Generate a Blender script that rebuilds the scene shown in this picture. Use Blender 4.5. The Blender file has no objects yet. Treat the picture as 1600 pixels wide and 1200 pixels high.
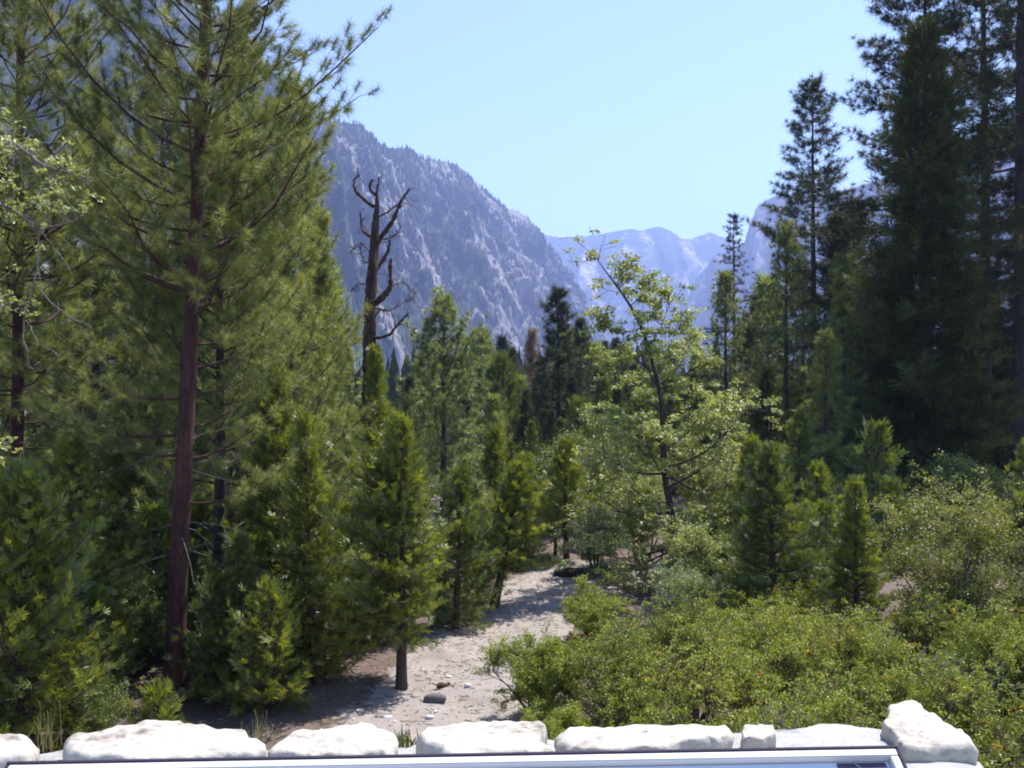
import bpy, math
import numpy as np
from mathutils import noise, Vector

# ------------------------------------------------------------------ basics
F, CX, HY, EYE = 1570.0, 800.0, 620.0, 4.5      # lens in photo pixels, horizon row, eye height (m)
scene = bpy.context.scene
COL = scene.collection
R = math.radians
SUN_EL, SUN_AZ = R(62), R(46)                    # azimuth from +Y (into the valley) towards +X (right)

def gx(px, D): return (px - CX) / F * D
def gz(py, D): return EYE + (HY - py) / F * D
def rows(D): return HY + EYE * F / D

def link(o):
    COL.objects.link(o); return o

def tag(o, label=None, cat=None, group=None, kind=None):
    if label: o["label"] = label
    if cat: o["category"] = cat
    if group: o["group"] = group
    if kind: o["kind"] = kind
    return o

def empty(name, loc, label=None, cat=None, group=None, rz=0.0):
    o = bpy.data.objects.new(name, None)
    o.empty_display_size = 0.3
    o.location = loc; o.rotation_euler = (0, 0, rz)
    link(o)
    return tag(o, label, cat, group)

def norm(a):
    return a / np.maximum(np.linalg.norm(a, axis=-1, keepdims=True), 1e-9)

class Geo:
    """collects vertices, faces and a per-face tint, then links them as ONE mesh object"""
    def __init__(s): s.V=[]; s.F=[]; s.A=[]; s.M=[]; s.n=0
    def add(s, V, faces, tint=0.5, mat=0):
        V = np.asarray(V, dtype=np.float64).reshape(-1, 3)
        faces = np.asarray(faces, dtype=np.int64)
        if len(faces) == 0: return
        s.V.append(V); s.F.append(faces + s.n); s.n += len(V)
        s.A.append(np.full(len(faces), tint) if np.isscalar(tint) else np.asarray(tint))
        s.M.append(np.full(len(faces), mat, dtype=np.int32))
    def build(s, name, mats, parent=None, smooth=False, loc=None):
        me = bpy.data.meshes.new(name)
        V = np.concatenate(s.V)
        me.vertices.add(len(V)); me.vertices.foreach_set("co", V.astype(np.float32).ravel())
        loops = np.concatenate([f.ravel() for f in s.F]).astype(np.int32)
        tot = np.concatenate([np.full(len(f), f.shape[1]) for f in s.F]).astype(np.int32)
        start = (np.cumsum(tot) - tot).astype(np.int32)
        me.loops.add(len(loops)); me.loops.foreach_set("vertex_index", loops)
        me.polygons.add(len(tot)); me.polygons.foreach_set("loop_start", start)
        me.polygons.foreach_set("loop_total", tot)
        if not isinstance(mats, (list, tuple)): mats = [mats]
        for m in mats: me.materials.append(m)
        me.polygons.foreach_set("material_index", np.concatenate(s.M))
        me.polygons.foreach_set("use_smooth", np.full(len(tot), bool(smooth)))
        me.update(calc_edges=True)
        at = me.attributes.new("tint", "FLOAT", "FACE")
        at.data.foreach_set("value", np.concatenate(s.A).astype(np.float32))
        me.validate()
        o = bpy.data.objects.new(name, me); link(o)
        if parent is not None: o.parent = parent
        if loc is not None: o.location = loc
        return o

def tubes(P, rad, sides=5, cap=True):
    """P (B,n,3) polylines, rad (B,n)"""
    P = np.asarray(P, float); rad = np.asarray(rad, float)
    B, n, _ = P.shape
    T = norm(np.gradient(P, axis=1))
    ref = np.zeros_like(T); ref[..., 2] = 1
    vert = np.abs(T[..., 2].mean(axis=1)) > 0.75
    ref[vert] = (1, 0, 0)
    U = norm(np.cross(T, ref)); W = np.cross(T, U)
    a = np.arange(sides) / sides * 2 * np.pi
    V = P[:, :, None, :] + rad[:, :, None, None] * (np.cos(a)[None, None, :, None] * U[:, :, None, :] + np.sin(a)[None, None, :, None] * W[:, :, None, :])
    idx = np.arange(B * n * sides).reshape(B, n, sides)
    nx = np.roll(idx, -1, axis=2)
    Q = np.stack([idx[:, :-1], nx[:, :-1], nx[:, 1:], idx[:, 1:]], axis=-1).reshape(-1, 4)
    return V.reshape(-1, 3), Q

def bark_tube(pts, rad, sides=14, seg=60, rough=0.06, seed=0, flare=0.0):
    """one thick tube resampled along a polyline, its skin uneven"""
    pts = np.asarray(pts, float); rad = np.asarray(rad, float)
    d = np.r_[0, np.cumsum(np.linalg.norm(np.diff(pts, axis=0), axis=1))]
    s = np.linspace(0, d[-1], seg)
    P = np.stack([np.interp(s, d, pts[:, k]) for k in range(3)], 1)
    for _ in range(2): P[1:-1] = (P[:-2] + 2 * P[1:-1] + P[2:]) / 4
    r = np.interp(s, d, rad)
    r = r * (1 + flare * np.exp(-s / (4 * rad[0] + 1e-6)))
    V, Q = tubes(P[None], r[None], sides)
    V = V.reshape(seg, sides, 3)
    c = P[:, None, :]
    rg = np.random.default_rng(seed)
    ph = rg.random(8) * 6.28
    a = np.arange(sides)[None, :] / sides * 2 * np.pi
    z = s[:, None]
    k = 1 + rough * (np.sin(3 * a + ph[0] + 1.3 * z) * .5 + np.sin(5 * a + ph[1] - 2.1 * z) * .4 + np.sin(2 * a + ph[2] + 4 * z) * .4) + rough * .5 * rg.standard_normal((seg, sides))
    V = c + (V - c) * k[..., None]
    return V.reshape(-1, 3), Q

# ------------------------------------------------------------------ materials
def newmat(name):
    m = bpy.data.materials.new(name); m.use_nodes = True
    nt = m.node_tree; nt.nodes.clear()
    return m, nt, nt.nodes, nt.links

def ramp(nd, lk, fac, stops):
    r = nd.new("ShaderNodeValToRGB")
    e = r.color_ramp.elements
    while len(e) < len(stops): e.new(0.5)
    for el, (p, c) in zip(e, stops):
        el.position = p; el.color = (*c, 1)
    lk.new(fac, r.inputs[0]); return r.outputs[0]

def math_node(nd, lk, op, a, b=None, c=None):
    n = nd.new("ShaderNodeMath"); n.operation = op
    for i, v in enumerate((a, b, c)):
        if v is None: continue
        if isinstance(v, (int, float)): n.inputs[i].default_value = v
        else: lk.new(v, n.inputs[i])
    return n.outputs[0]

def noise_node(nd, lk, vec, scale, detail=4, rough=0.55, dist=0.0):
    n = nd.new("ShaderNodeTexNoise"); n.inputs["Scale"].default_value = scale
    n.inputs["Detail"].default_value = detail; n.inputs["Roughness"].default_value = rough
    n.inputs["Distortion"].default_value = dist
    if vec is not None: lk.new(vec, n.inputs["Vector"])
    return n.outputs[0]

def mixc(nd, lk, fac, a, b):
    n = nd.new("ShaderNodeMix"); n.data_type = "RGBA"
    if isinstance(fac, (int, float)): n.inputs[0].default_value = fac
    else: lk.new(fac, n.inputs[0])
    for v, i in ((a, 6), (b, 7)):
        if isinstance(v, tuple): n.inputs[i].default_value = (*v, 1)
        else: lk.new(v, n.inputs[i])
    return n.outputs[2]

def mapped(nd, lk, scale=(1, 1, 1), kind="Object"):
    tc = nd.new("ShaderNodeTexCoord"); mp = nd.new("ShaderNodeMapping")
    mp.inputs["Scale"].default_value = scale
    lk.new(tc.outputs[kind], mp.inputs[0]); return mp.outputs[0]

def leaf_mat(name, stops, trans=0.3, tcol=(1.25, 1.15, 0.40), rough=0.45, spec=0.5):
    m, nt, nd, lk = newmat(name)
    at = nd.new("ShaderNodeAttribute"); at.attribute_name = "tint"
    col = ramp(nd, lk, at.outputs["Fac"], stops)
    p = nd.new("ShaderNodeBsdfPrincipled"); p.inputs["Roughness"].default_value = rough
    p.inputs["Specular IOR Level"].default_value = spec
    lk.new(col, p.inputs["Base Color"])
    t = nd.new("ShaderNodeBsdfTranslucent")
    mu = nd.new("ShaderNodeMix"); mu.data_type = "RGBA"; mu.blend_type = "MULTIPLY"; mu.inputs[0].default_value = 1
    lk.new(col, mu.inputs[6]); mu.inputs[7].default_value = (*[k * trans * 2 for k in tcol], 1); mu.clamp_result = False
    lk.new(mu.outputs[2], t.inputs[0])
    # a leaf scatters about as much light through itself as it reflects
    mx = nd.new("ShaderNodeAddShader")
    lk.new(p.outputs[0], mx.inputs[0]); lk.new(t.outputs[0], mx.inputs[1])
    o = nd.new("ShaderNodeOutputMaterial"); lk.new(mx.outputs[0], o.inputs[0])
    return m

def bark_mat(name, c0, c1, c2, scale=7.0, zs=0.22, bump=0.6):
    m, nt, nd, lk = newmat(name)
    v = mapped(nd, lk, (1, 1, zs))
    n = noise_node(nd, lk, v, scale, 6, 0.65, 0.6)
    n2 = noise_node(nd, lk, v, scale * 0.25, 3, 0.5)
    col = ramp(nd, lk, n, [(0.3, c0), (0.5, c1), (0.72, c2)])
    col = mixc(nd, lk, math_node(nd, lk, "MULTIPLY", n2, 0.55), col, c0)
    vo = nd.new("ShaderNodeTexVoronoi"); vo.feature = "DISTANCE_TO_EDGE"; vo.inputs["Scale"].default_value = scale * 1.6
    mp2 = nd.new("ShaderNodeVectorMath"); mp2.operation = "ADD"
    ns_ = nd.new("ShaderNodeTexNoise"); ns_.inputs["Scale"].default_value = scale * 1.2; lk.new(v, ns_.inputs["Vector"])
    sc_ = nd.new("ShaderNodeVectorMath"); sc_.operation = "SCALE"; sc_.inputs["Scale"].default_value = .10; lk.new(ns_.outputs["Color"], sc_.inputs[0])
    lk.new(v, mp2.inputs[0]); lk.new(sc_.outputs[0], mp2.inputs[1]); lk.new(mp2.outputs[0], vo.inputs["Vector"])
    fur = ramp(nd, lk, vo.outputs["Distance"], [(0.0, (1, 1, 1)), (0.11, (0, 0, 0))])
    col = mixc(nd, lk, math_node(nd, lk, "MULTIPLY", fur, .75), col, tuple(k * .35 for k in c0))
    p = nd.new("ShaderNodeBsdfPrincipled"); p.inputs["Roughness"].default_value = 0.9
    lk.new(col, p.inputs["Base Color"])
    b = nd.new("ShaderNodeBump"); b.inputs["Strength"].default_value = bump; b.inputs["Distance"].default_value = 0.03
    lk.new(n, b.inputs["Height"]); lk.new(b.outputs[0], p.inputs["Normal"])
    o = nd.new("ShaderNodeOutputMaterial"); lk.new(p.outputs[0], o.inputs[0])
    return m

def stone_mat(name, stops, scale=9.0, bump=0.35, dist=0.01):
    m, nt, nd, lk = newmat(name)
    v = mapped(nd, lk)
    n = noise_node(nd, lk, v, scale, 8, 0.65)
    n2 = noise_node(nd, lk, v, scale * 9, 4, 0.6)
    f = math_node(nd, lk, "ADD", math_node(nd, lk, "MULTIPLY", n, 0.65), math_node(nd, lk, "MULTIPLY", n2, 0.35))
    col = ramp(nd, lk, f, stops)
    p = nd.new("ShaderNodeBsdfPrincipled"); p.inputs["Roughness"].default_value = 0.85
    lk.new(col, p.inputs["Base Color"])
    b = nd.new("ShaderNodeBump"); b.inputs["Strength"].default_value = bump; b.inputs["Distance"].default_value = dist
    lk.new(f, b.inputs["Height"]); lk.new(b.outputs[0], p.inputs["Normal"])
    o = nd.new("ShaderNodeOutputMaterial"); lk.new(p.outputs[0], o.inputs[0])
    return m

def plain_mat(name, c, rough=0.5, metal=0.0, nscale=30, namp=0.25):
    m, nt, nd, lk = newmat(name)
    n = noise_node(nd, lk, mapped(nd, lk), nscale, 4)
    col = mixc(nd, lk, n, tuple(x * (1 - namp) for x in c), tuple(min(1, x * (1 + namp)) for x in c))
    p = nd.new("ShaderNodeBsdfPrincipled"); p.inputs["Roughness"].default_value = rough
    p.inputs["Metallic"].default_value = metal
    lk.new(col, p.inputs["Base Color"])
    o = nd.new("ShaderNodeOutputMaterial"); lk.new(p.outputs[0], o.inputs[0])
    return m

M = {}
M["pine"] = leaf_mat("pine_needles", [(0.0, (0.054, 0.070, 0.022)), (0.5, (0.110, 0.135, 0.039)), (1.0, (0.201, 0.218, 0.064))], 0.32, rough=0.5, spec=0.35)
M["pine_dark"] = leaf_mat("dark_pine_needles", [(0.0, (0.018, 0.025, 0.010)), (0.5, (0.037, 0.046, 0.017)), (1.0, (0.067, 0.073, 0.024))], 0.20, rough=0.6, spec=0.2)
M["pine_pale"] = leaf_mat("pale_pine_needles", [(0.0, (0.058, 0.079, 0.031)), (0.5, (0.110, 0.141, 0.053)), (1.0, (0.173, 0.204, 0.078))], 0.40, rough=0.42)
M["cedar"] = leaf_mat("cedar_sprays", [(0.0, (0.055, 0.076, 0.012)), (0.5, (0.109, 0.137, 0.019)), (1.0, (0.183, 0.202, 0.026))], 0.32, rough=0.5)
M["cedar_deep"] = leaf_mat("deep_green_cedar_sprays", [(0.0, (0.038, 0.054, 0.013)), (0.5, (0.073, 0.101, 0.019)), (1.0, (0.130, 0.159, 0.027))], 0.30, rough=0.5)
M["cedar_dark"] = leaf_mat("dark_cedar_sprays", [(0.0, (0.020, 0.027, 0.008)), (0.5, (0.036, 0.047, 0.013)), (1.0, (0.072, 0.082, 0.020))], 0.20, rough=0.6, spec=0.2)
M["oak"] = leaf_mat("oak_leaves", [(0.0, (0.094, 0.120, 0.040)), (0.5, (0.169, 0.200, 0.075)), (1.0, (0.270, 0.286, 0.130))], 0.32, rough=0.5, spec=0.4)
M["olive"] = leaf_mat("olive_shrub_leaves", [(0.0, (0.078, 0.089, 0.022)), (0.5, (0.131, 0.143, 0.037)), (1.0, (0.210, 0.218, 0.061))], 0.3, rough=0.5, spec=0.35)
M["silver"] = leaf_mat("silvery_shrub_leaves", [(0.0, (0.081, 0.100, 0.059)), (0.5, (0.133, 0.165, 0.095)), (1.0, (0.199, 0.235, 0.140))], 0.3, rough=0.5, spec=0.35)
M["manz"] = leaf_mat("manzanita_leaves", [(0.0, (0.089, 0.116, 0.014)), (0.45, (0.145, 0.182, 0.021)), (0.93, (0.231, 0.248, 0.034)), (0.955, (0.248, 0.232, 0.034)), (0.965, (0.498, 0.338, 0.025)), (0.985, (0.533, 0.232, 0.022)), (1.0, (0.331, 0.127, 0.025))], 0.28, rough=0.55, spec=0.35)
M["brown"] = leaf_mat("dead_brown_needles", [(0.0, (0.084, 0.051, 0.032)), (0.5, (0.133, 0.083, 0.053)), (1.0, (0.182, 0.120, 0.074))], 0.2, rough=0.7)
M["grass"] = leaf_mat("dry_grass", [(0.0, (.10, .13, .03)), (0.5, (.20, .19, .07)), (1.0, (.34, .28, .13))], 0.3, rough=0.6)
M["bark_red"] = bark_mat("red_pine_bark", (0.028, 0.009, 0.008), (0.071, 0.024, 0.018), (0.130, 0.051, 0.037))
M["bark_dark"] = bark_mat("dark_bark", (.020, .015, .013), (.055, .040, .034), (.10, .078, .066))
M["bark_cedar"] = bark_mat("cedar_bark", (.045, .028, .020), (.10, .062, .045), (.17, .115, .085), 12, .12)
M["bark_oak"] = bark_mat("oak_bark", (.030, .022, .018), (.075, .055, .045), (.14, .11, .09), 14, .3)
M["snag"] = bark_mat("weathered_snag_wood", (0.030, 0.016, 0.012), (0.093, 0.048, 0.036), (0.255, 0.179, 0.150), 9, .10, 1.0)
M["twig_grey"] = bark_mat("grey_dead_twigs", (.12, .10, .09), (.22, .19, .18), (.36, .33, .31), 14, .3)
M["manz_stem"] = bark_mat("manzanita_stems", (.05, .022, .018), (.12, .060, .048), (.24, .19, .17), 12, .3)
M["cap"] = stone_mat("pale_granite_capstones", [(0.33, (0.117, 0.092, 0.076)), (0.41, (0.279, 0.242, 0.202)), (0.47, (0.405, 0.370, 0.311)), (0.56, (0.450, 0.418, 0.361)), (0.7, (0.522, 0.493, 0.437))], 7, .7, .014)
M["mortar"] = stone_mat("grey_mortar", [(0.3, (0.198, 0.191, 0.184)), (0.5, (0.330, 0.323, 0.313)), (0.75, (0.422, 0.409, 0.401))], 14, .6, .012)
M["stone_pale"] = stone_mat("pale_loose_stones", [(0.3, (.35, .33, .31)), (0.5, (.52, .50, .48)), (0.75, (.66, .64, .61))], 18)
M["stone_dark"] = stone_mat("dark_grey_stone", [(0.3, (.05, .045, .05)), (0.5, (.10, .095, .10)), (0.75, (.20, .19, .19))], 14)
M["wood_brown"] = bark_mat("rotten_brown_wood", (.06, .03, .022), (.13, .07, .05), (.20, .12, .09), 10, .4)

# ------------------------------------------------------------------ foliage primitives (all vectorised)
def unit(rg, n): return norm(rg.standard_normal((n, 3)))

def needles(g, rg, pos, dirv, scale, tint, n, length, w, spread=0.75, back=1.15, droop=0.1):
    T = len(pos); N = T * n
    d = np.repeat(dirv, n, 0); p = np.repeat(pos, n, 0)
    L = length * np.repeat(scale, n) * rg.uniform(.65, 1.15, N)
    nd = norm(d * rg.uniform(.25, 1.0, N)[:, None] + unit(rg, N) * spread)
    b = p - d * (back * length * rg.random(N))[:, None]
    side = norm(np.cross(nd, unit(rg, N))) * (w / 2)
    tip = b + nd * L[:, None]; tip[:, 2] -= droop * L
    V = np.stack([b - side, b + side, tip], 1).reshape(-1, 3)
    g.add(V, np.arange(3 * N).reshape(-1, 3), np.clip(np.repeat(tint, n) + rg.normal(0, .10, N), 0, 1))

def sprays(g, rg, pos, dirv, scale, tint, n, size, w):
    T = len(pos); N = T * n
    # fans that stand mostly upright, their stems along dirv
    nrm = norm(np.stack([rg.standard_normal(T), rg.standard_normal(T), rg.standard_normal(T) * .45], 1))
    s = norm(np.cross(dirv, nrm))
    a = np.tile(np.linspace(-1, 1, n), T) * R(62) + rg.normal(0, .12, N)
    d = np.repeat(dirv, n, 0); s = np.repeat(s, n, 0); q = np.repeat(norm(np.cross(dirv, norm(np.cross(dirv, nrm)))), n, 0)
    nd = norm(np.cos(a)[:, None] * d + np.sin(a)[:, None] * s + q * rg.normal(0, .15, N)[:, None])
    L = size * np.repeat(scale, n) * (1.0 - .45 * np.abs(a) / R(62)) * rg.uniform(.75, 1.2, N)
    b = np.repeat(pos, n, 0) + d * (size * .45 * rg.random(N))[:, None] - d * size * .2
    sd = norm(np.cos(a)[:, None] * s - np.sin(a)[:, None] * d) * (w / 2)
    mid = b + nd * (L * .6)[:, None]
    V = np.stack([b, mid - sd, b + nd * L[:, None], mid + sd], 1).reshape(-1, 3)
    g.add(V, np.arange(4 * N).reshape(-1, 4), np.clip(np.repeat(tint, n) + rg.normal(0, .08, N), 0, 1))

def leaves(g, rg, pos, tint, n, rad, size, w=0.55, up=0.8, sq=0.7):
    T = len(pos); N = T * n
    off = unit(rg, N) * (rad * rg.random(N) ** .5)[:, None]; off[:, 2] *= sq
    c = np.repeat(pos, n, 0) + off
    nrm = norm(unit(rg, N) + np.array([0, 0, up]))
    d = norm(np.cross(nrm, unit(rg, N)))
    sd = np.cross(nrm, d)
    L = size * rg.uniform(.6, 1.2, N)
    b = c - d * (L / 2)[:, None]; t = c + d * (L / 2)[:, None]
    m = c + d * (L * .06)[:, None] + nrm * (L * .10)[:, None]
    hw = (L * w / 2)[:, None]
    V = np.stack([b, m - sd * hw, t, m + sd * hw], 1).reshape(-1, 3)
    tr = np.repeat(tint, n)                        # tints of .96 and over are yellowed leaves
    g.add(V, np.arange(4 * N).reshape(-1, 4), np.where(tr >= .96, np.where(rg.random(N) < .5, tr, .6), np.clip(tr + rg.normal(0, .12, N), 0, .94)))

# ------------------------------------------------------------------ conifers
STY = {
 # gap: metres between whorls, nb: branches a whorl, e0/e1: branch angle low/high, cu: upward curve, p/q: crown outline
 "pine":   dict(gap=.40, nb=5, e0=8, e1=50, cu=.26, p=.60, q=.45, sec=5.4, tw=.40, tsp=.38, kind="n", nl=.18, nn=130, s0=.34, sp=.92),
 "sparse": dict(gap=.62, nb=6, e0=-16, e1=30, cu=.20, p=.66, q=.60, sec=4.6, tw=.30, tsp=.30, kind="n", nl=.27, nn=110, s0=.36, sp=.95),
 "bough":  dict(gap=1.0, nb=6, e0=-14, e1=26, cu=.18, p=.62, q=.65, sec=6.0, tw=.28, tsp=.30, kind="n", nl=.27, nn=110, s0=.30, sp=.95),
 "layer":  dict(gap=.62, nb=7, e0=-12, e1=18, cu=.06, p=.80, q=.8, sec=5.0, tw=.28, tsp=.22, kind="n", nl=.18, nn=60, s0=.15, sp=.7),
 "cedar":  dict(gap=.11, nb=5, e0=-6, e1=58, cu=.10, p=.92, q=.5, sec=11, tw=.30, tsp=.075, kind="s", nl=.135, nn=11, s0=.12, sp=0),
 "bigcedar": dict(gap=.26, nb=6, e0=-26, e1=40, cu=.18, p=.66, q=.7, sec=6.5, tw=.30, tsp=.17, kind="s", nl=.36, nn=10, s0=.14, sp=0),
 "deadcone": dict(gap=.40, nb=5, e0=-20, e1=40, cu=.12, p=.95, q=.8, sec=6.5, tw=.30, tsp=.2, kind="s", nl=.30, nn=8, s0=.14, sp=0),
}

def conifer(name, px, D, h, r0, R_, cb, style, mat, bark, label=None, cat="tree", group=None, seed=1, lean=(0, 0), leancurve=0.0,
            gapfront=None, dead=0, dens=1.0, base=None, sq=1.0, tshift=0.0, topcut=None, loc=None, coarse=1.0, needle=1.0):
    st = STY[style]; rg = np.random.default_rng(seed)
    X, Y = (gx(px, D), D) if loc is None else loc
    root = empty(name, (X, Y, -0.04), label, cat, group)
    if style == "cedar" and lean == (0, 0):
        rl = np.random.default_rng(seed * 31 + 7); lean = tuple(rl.normal(0, .028 * h, 2)); dead = dead or int(rl.integers(0, 9))
    px_m = D / 1005.0 * coarse                      # size of one rendered pixel at this tree
    def trunk(z):
        t = np.asarray(z) / h
        wob = .02 * h * .25
        return np.stack([lean[0] * t + leancurve * np.sin(np.pi * t) + wob * .3 * np.sin(5 * t + seed), lean[1] * t + wob * .3 * np.cos(4 * t + seed), np.asarray(z)], -1)
    zb = cb * h
    # whorls
    B = []
    z = zb
    while z < h * .985:
        t = (z - zb) / (h - zb)
        gap = st["gap"] * (1.15 - .6 * t) / dens ** .5
        nb = st["nb"]
        ph = rg.random() * 6.28
        for k in range(nb):
            B.append((z + rg.normal(0, gap * .22), t, ph + 6.283 * k / nb + rg.normal(0, .3)))
        z += gap
    B = np.array(B); zz = np.clip(B[:, 0], .2, h * .99); t = B[:, 1]; phi = B[:, 2]
    rv = np.random.default_rng(seed * 17 + 5)
    pv = st["p"] * (rv.uniform(.82, 1.08) if st["kind"] == "s" else rv.uniform(.9, 1.15)); ha, hb, hc = rv.random(3) * 6.28
    prof = (1 - t) ** pv * np.minimum(1, st["q"] + t * 3.2)
    L = R_ * prof * rg.uniform(.58, 1.22, len(B)) * (1 + .15 * np.sin(3.1 * zz / R_ + 2 * phi + seed) + .13 * np.sin(6.7 * zz / R_ - 3 * phi + 2 * seed)) + .05 * R_
    if style == "cedar": L = L * (1 + rv.uniform(.05, .32) * np.cos(phi - rv.random() * 6.28)) * rv.uniform(1.02, 1.26)
    hole = (np.sin(2 * phi + ha) * np.sin(2.3 * zz / R_ + hb) > .62) & (rg.random(len(B)) < .8) & (t < .85)
    L = np.where(hole, L * .35, L)
    big = rg.random(len(B)) < .10; L[big] *= 1.22
    if gapfront is not None:                       # an open front of the crown where the photo shows bare trunk
        keep = ~((np.sin(phi) < -0.25) & (zz < gapfront) & (rg.random(len(B)) < .93))
        zz, t, phi, L = zz[keep], t[keep], phi[keep], L[keep]
    n = len(zz); ns = 6
    e = R(1) * (st["e0"] + (st["e1"] - st["e0"]) * t + rg.normal(0, 7, n))
    s = np.linspace(0, 1, ns)
    ph = phi[:, None] + rg.normal(0, .22, n)[:, None] * s + rg.normal(0, .06, (n, ns)) * s
    hor = L[:, None] * s * np.cos(e)[:, None] * (1, 1)[0]
    ver = L[:, None] * (s * np.sin(e)[:, None] + (st["cu"] * rg.uniform(.4, 1.5, n))[:, None] * (s ** 2.2) - .06 * np.sin(np.pi * s))
    P = trunk(zz)[:, None, :] + np.stack([hor * np.cos(ph), hor * np.sin(ph) * sq, ver], -1)
    gb = Geo(); gf = Geo()
    # trunk
    zs = np.linspace(-.1, h, 24)
    rr = r0 * np.maximum(.04, (1 - np.clip(zs / h, 0, 1)) ** .8)
    V, Q = bark_tube(trunk(zs), rr, 14 if D < 30 else 9, 90 if D < 30 else 40, .05, seed, .25)
    gb.add(V, Q)
    rb = (np.minimum(.009 + .0075 * L, r0 * .4))[:, None] * (1.05 - .85 * s)[None, :]
    rb = np.maximum(rb, px_m * .12)
    V, Q = tubes(P, rb, 5 if D < 25 else 3); gb.add(V, Q)
    # dead bare lower branches
    if dead:
        zd = rg.uniform(.12 * h, max(zb * 1.25, .2 * h), dead); pd = rg.random(dead) * 6.28
        Ld = R_ * rg.uniform(.2, .5, dead)
        sd = np.linspace(0, 1, 6)
        hd = Ld[:, None] * sd
        vd = Ld[:, None] * (rg.normal(.05, .2, dead)[:, None] * sd - .18 * rg.random(dead)[:, None] * sd ** 2)
        Pd = trunk(zd)[:, None, :] + np.stack([hd * np.cos(pd)[:, None], hd * np.sin(pd)[:, None], vd], -1) + rg.normal(0, .02, (dead, 6, 3)) * sd[None, :, None]
        V, Q = tubes(Pd, np.maximum(.0075 * (1.1 - sd)[None, :].repeat(dead, 0), px_m * .15), 4); gb.add(V, Q, .5, 1)
    # twigs
    lod = max(1.0, px_m / .018)
    sec = st["sec"] / lod ** .45 * dens
    m = np.maximum(3, (L * sec).astype(int) + 2)
    bi = np.repeat(np.arange(n), m); K = len(bi)
    first = np.repeat(np.cumsum(m) - m, m); j = np.arange(K) - first
    ss = st["s0"] + (1 - st["s0"]) * ((j + rg.random(K) * .6) / np.repeat(m, m))
    ss = np.where(j == np.repeat(m, m) - 1, 1.0, np.clip(ss, 0, .99))
    f = ss * (ns - 1); i0 = np.minimum(f.astype(int), ns - 2); fr = (f - i0)[:, None]
    p = P[bi, i0] * (1 - fr) + P[bi, i0 + 1] * fr
    tg = norm(P[bi, i0 + 1] - P[bi, i0])
    sdv = norm(np.cross(tg, np.array([0, 0, 1.0])))
    sg = np.where(j % 2 == 0, 1, -1)
    al = np.where(ss >= 1, 0, R(1) * rg.uniform(35, 68, K))
    d = norm(tg * np.cos(al)[:, None] + sdv * (np.sin(al) * sg)[:, None] + np.array([0, 0, 1.0]) * rg.normal(.16 if st["kind"] == "n" else .10, .2, K)[:, None])
    lt = L[bi] * st["tw"] * (1.25 - ss) * rg.uniform(.6, 1.3, K) + .06
    if D < 27:
        u = np.linspace(0, 1, 3)
        PT = p[:, None, :] + d[:, None, :] * (lt[:, None] * u)[..., None]; PT[..., 2] += .12 * lt[:, None] * u ** 2
        V, Q = tubes(PT, np.full((K, 3), max(.004, px_m * .16)) * np.array([1.2, 1, .6]), 3); gb.add(V, Q)
    tsp = st["tsp"] * lod ** .6 / dens ** .3
    nt = np.maximum(1, np.round(lt / tsp).astype(int)); ti = np.repeat(np.arange(K), nt)
    jj = np.arange(len(ti)) - np.repeat(np.cumsum(nt) - nt, nt)
    fu = (jj + 1) / np.repeat(nt, nt)
    fu = fu * (1 - .15 * rg.random(len(ti)))
    pos = p[ti] + d[ti] * (lt[ti] * fu)[:, None]; pos[:, 2] += .12 * lt[ti] * fu ** 2
    up = np.array([0, 0, 1.0])
    dv = norm(d[ti] + up * rg.normal(.35 if st["kind"] == "n" else .22, .2, len(ti))[:, None])
    btint = np.clip(rg.normal(.45, .20, n), 0, 1)
    tint = np.clip(btint[bi][ti] + rg.normal(0, .17, len(ti)) + tshift, 0, 1)
    sc = rg.uniform(.75, 1.2, len(ti)) * np.where(fu > .9, 1.1, .9)
    if topcut is not None:
        kk = pos[:, 2] < topcut; pos, dv, sc, tint = pos[kk], dv[kk], sc[kk], tint[kk]
    if st["kind"] == "n":
        w = max(.0052, px_m * .42); nn = int(np.clip(st["nn"] * (.0060 / w) ** .92, 10, st["nn"]))
        needles(gf, rg, pos, dv, sc, tint, nn, st["nl"] * needle * max(1, lod ** .35), w, st["sp"], back=1.1 if lod < 1.6 else .35)
    else:
        w = max(.015, px_m * .80); nn = int(np.clip(st["nn"] / lod ** .3, 5, st["nn"]))
        sprays(gf, rg, pos, dv, sc, tint, nn, st["nl"] * needle * max(1, lod ** .45), w)
    gb.build("trunk", [M[bark], M["twig_grey"]], root, True)
    gf.build("crown", M[mat], root)
    return root

def copy_tree(src, px, D, scale, rz, label, group, loc=None, mirror=False):
    X, Y = (gx(px, D), D) if loc is None else loc
    r = src.copy(); COL.objects.link(r)
    r.location = (X, Y, -0.04); r.rotation_euler = (0, 0, rz); r.scale = scale if isinstance(scale, tuple) else (scale,) * 3
    r["label"] = label
    if group: r["group"] = group
    for ch in src.children:
        c = ch.copy(); COL.objects.link(c); c.parent = r
    return r
# ------------------------------------------------------------------ camera, world, sun
cam_d = bpy.data.cameras.new("camera"); cam = bpy.data.objects.new("camera", cam_d); link(cam)
cam_d.sensor_width = 36; cam_d.lens = 36 * F / 1600
cam_d.clip_start = 0.05; cam_d.clip_end = 30000
cam.location = (0, 0, EYE)
cam.rotation_euler = (R(90) + math.atan((HY - 600) / F), 0, 0)
scene.camera = cam

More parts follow.
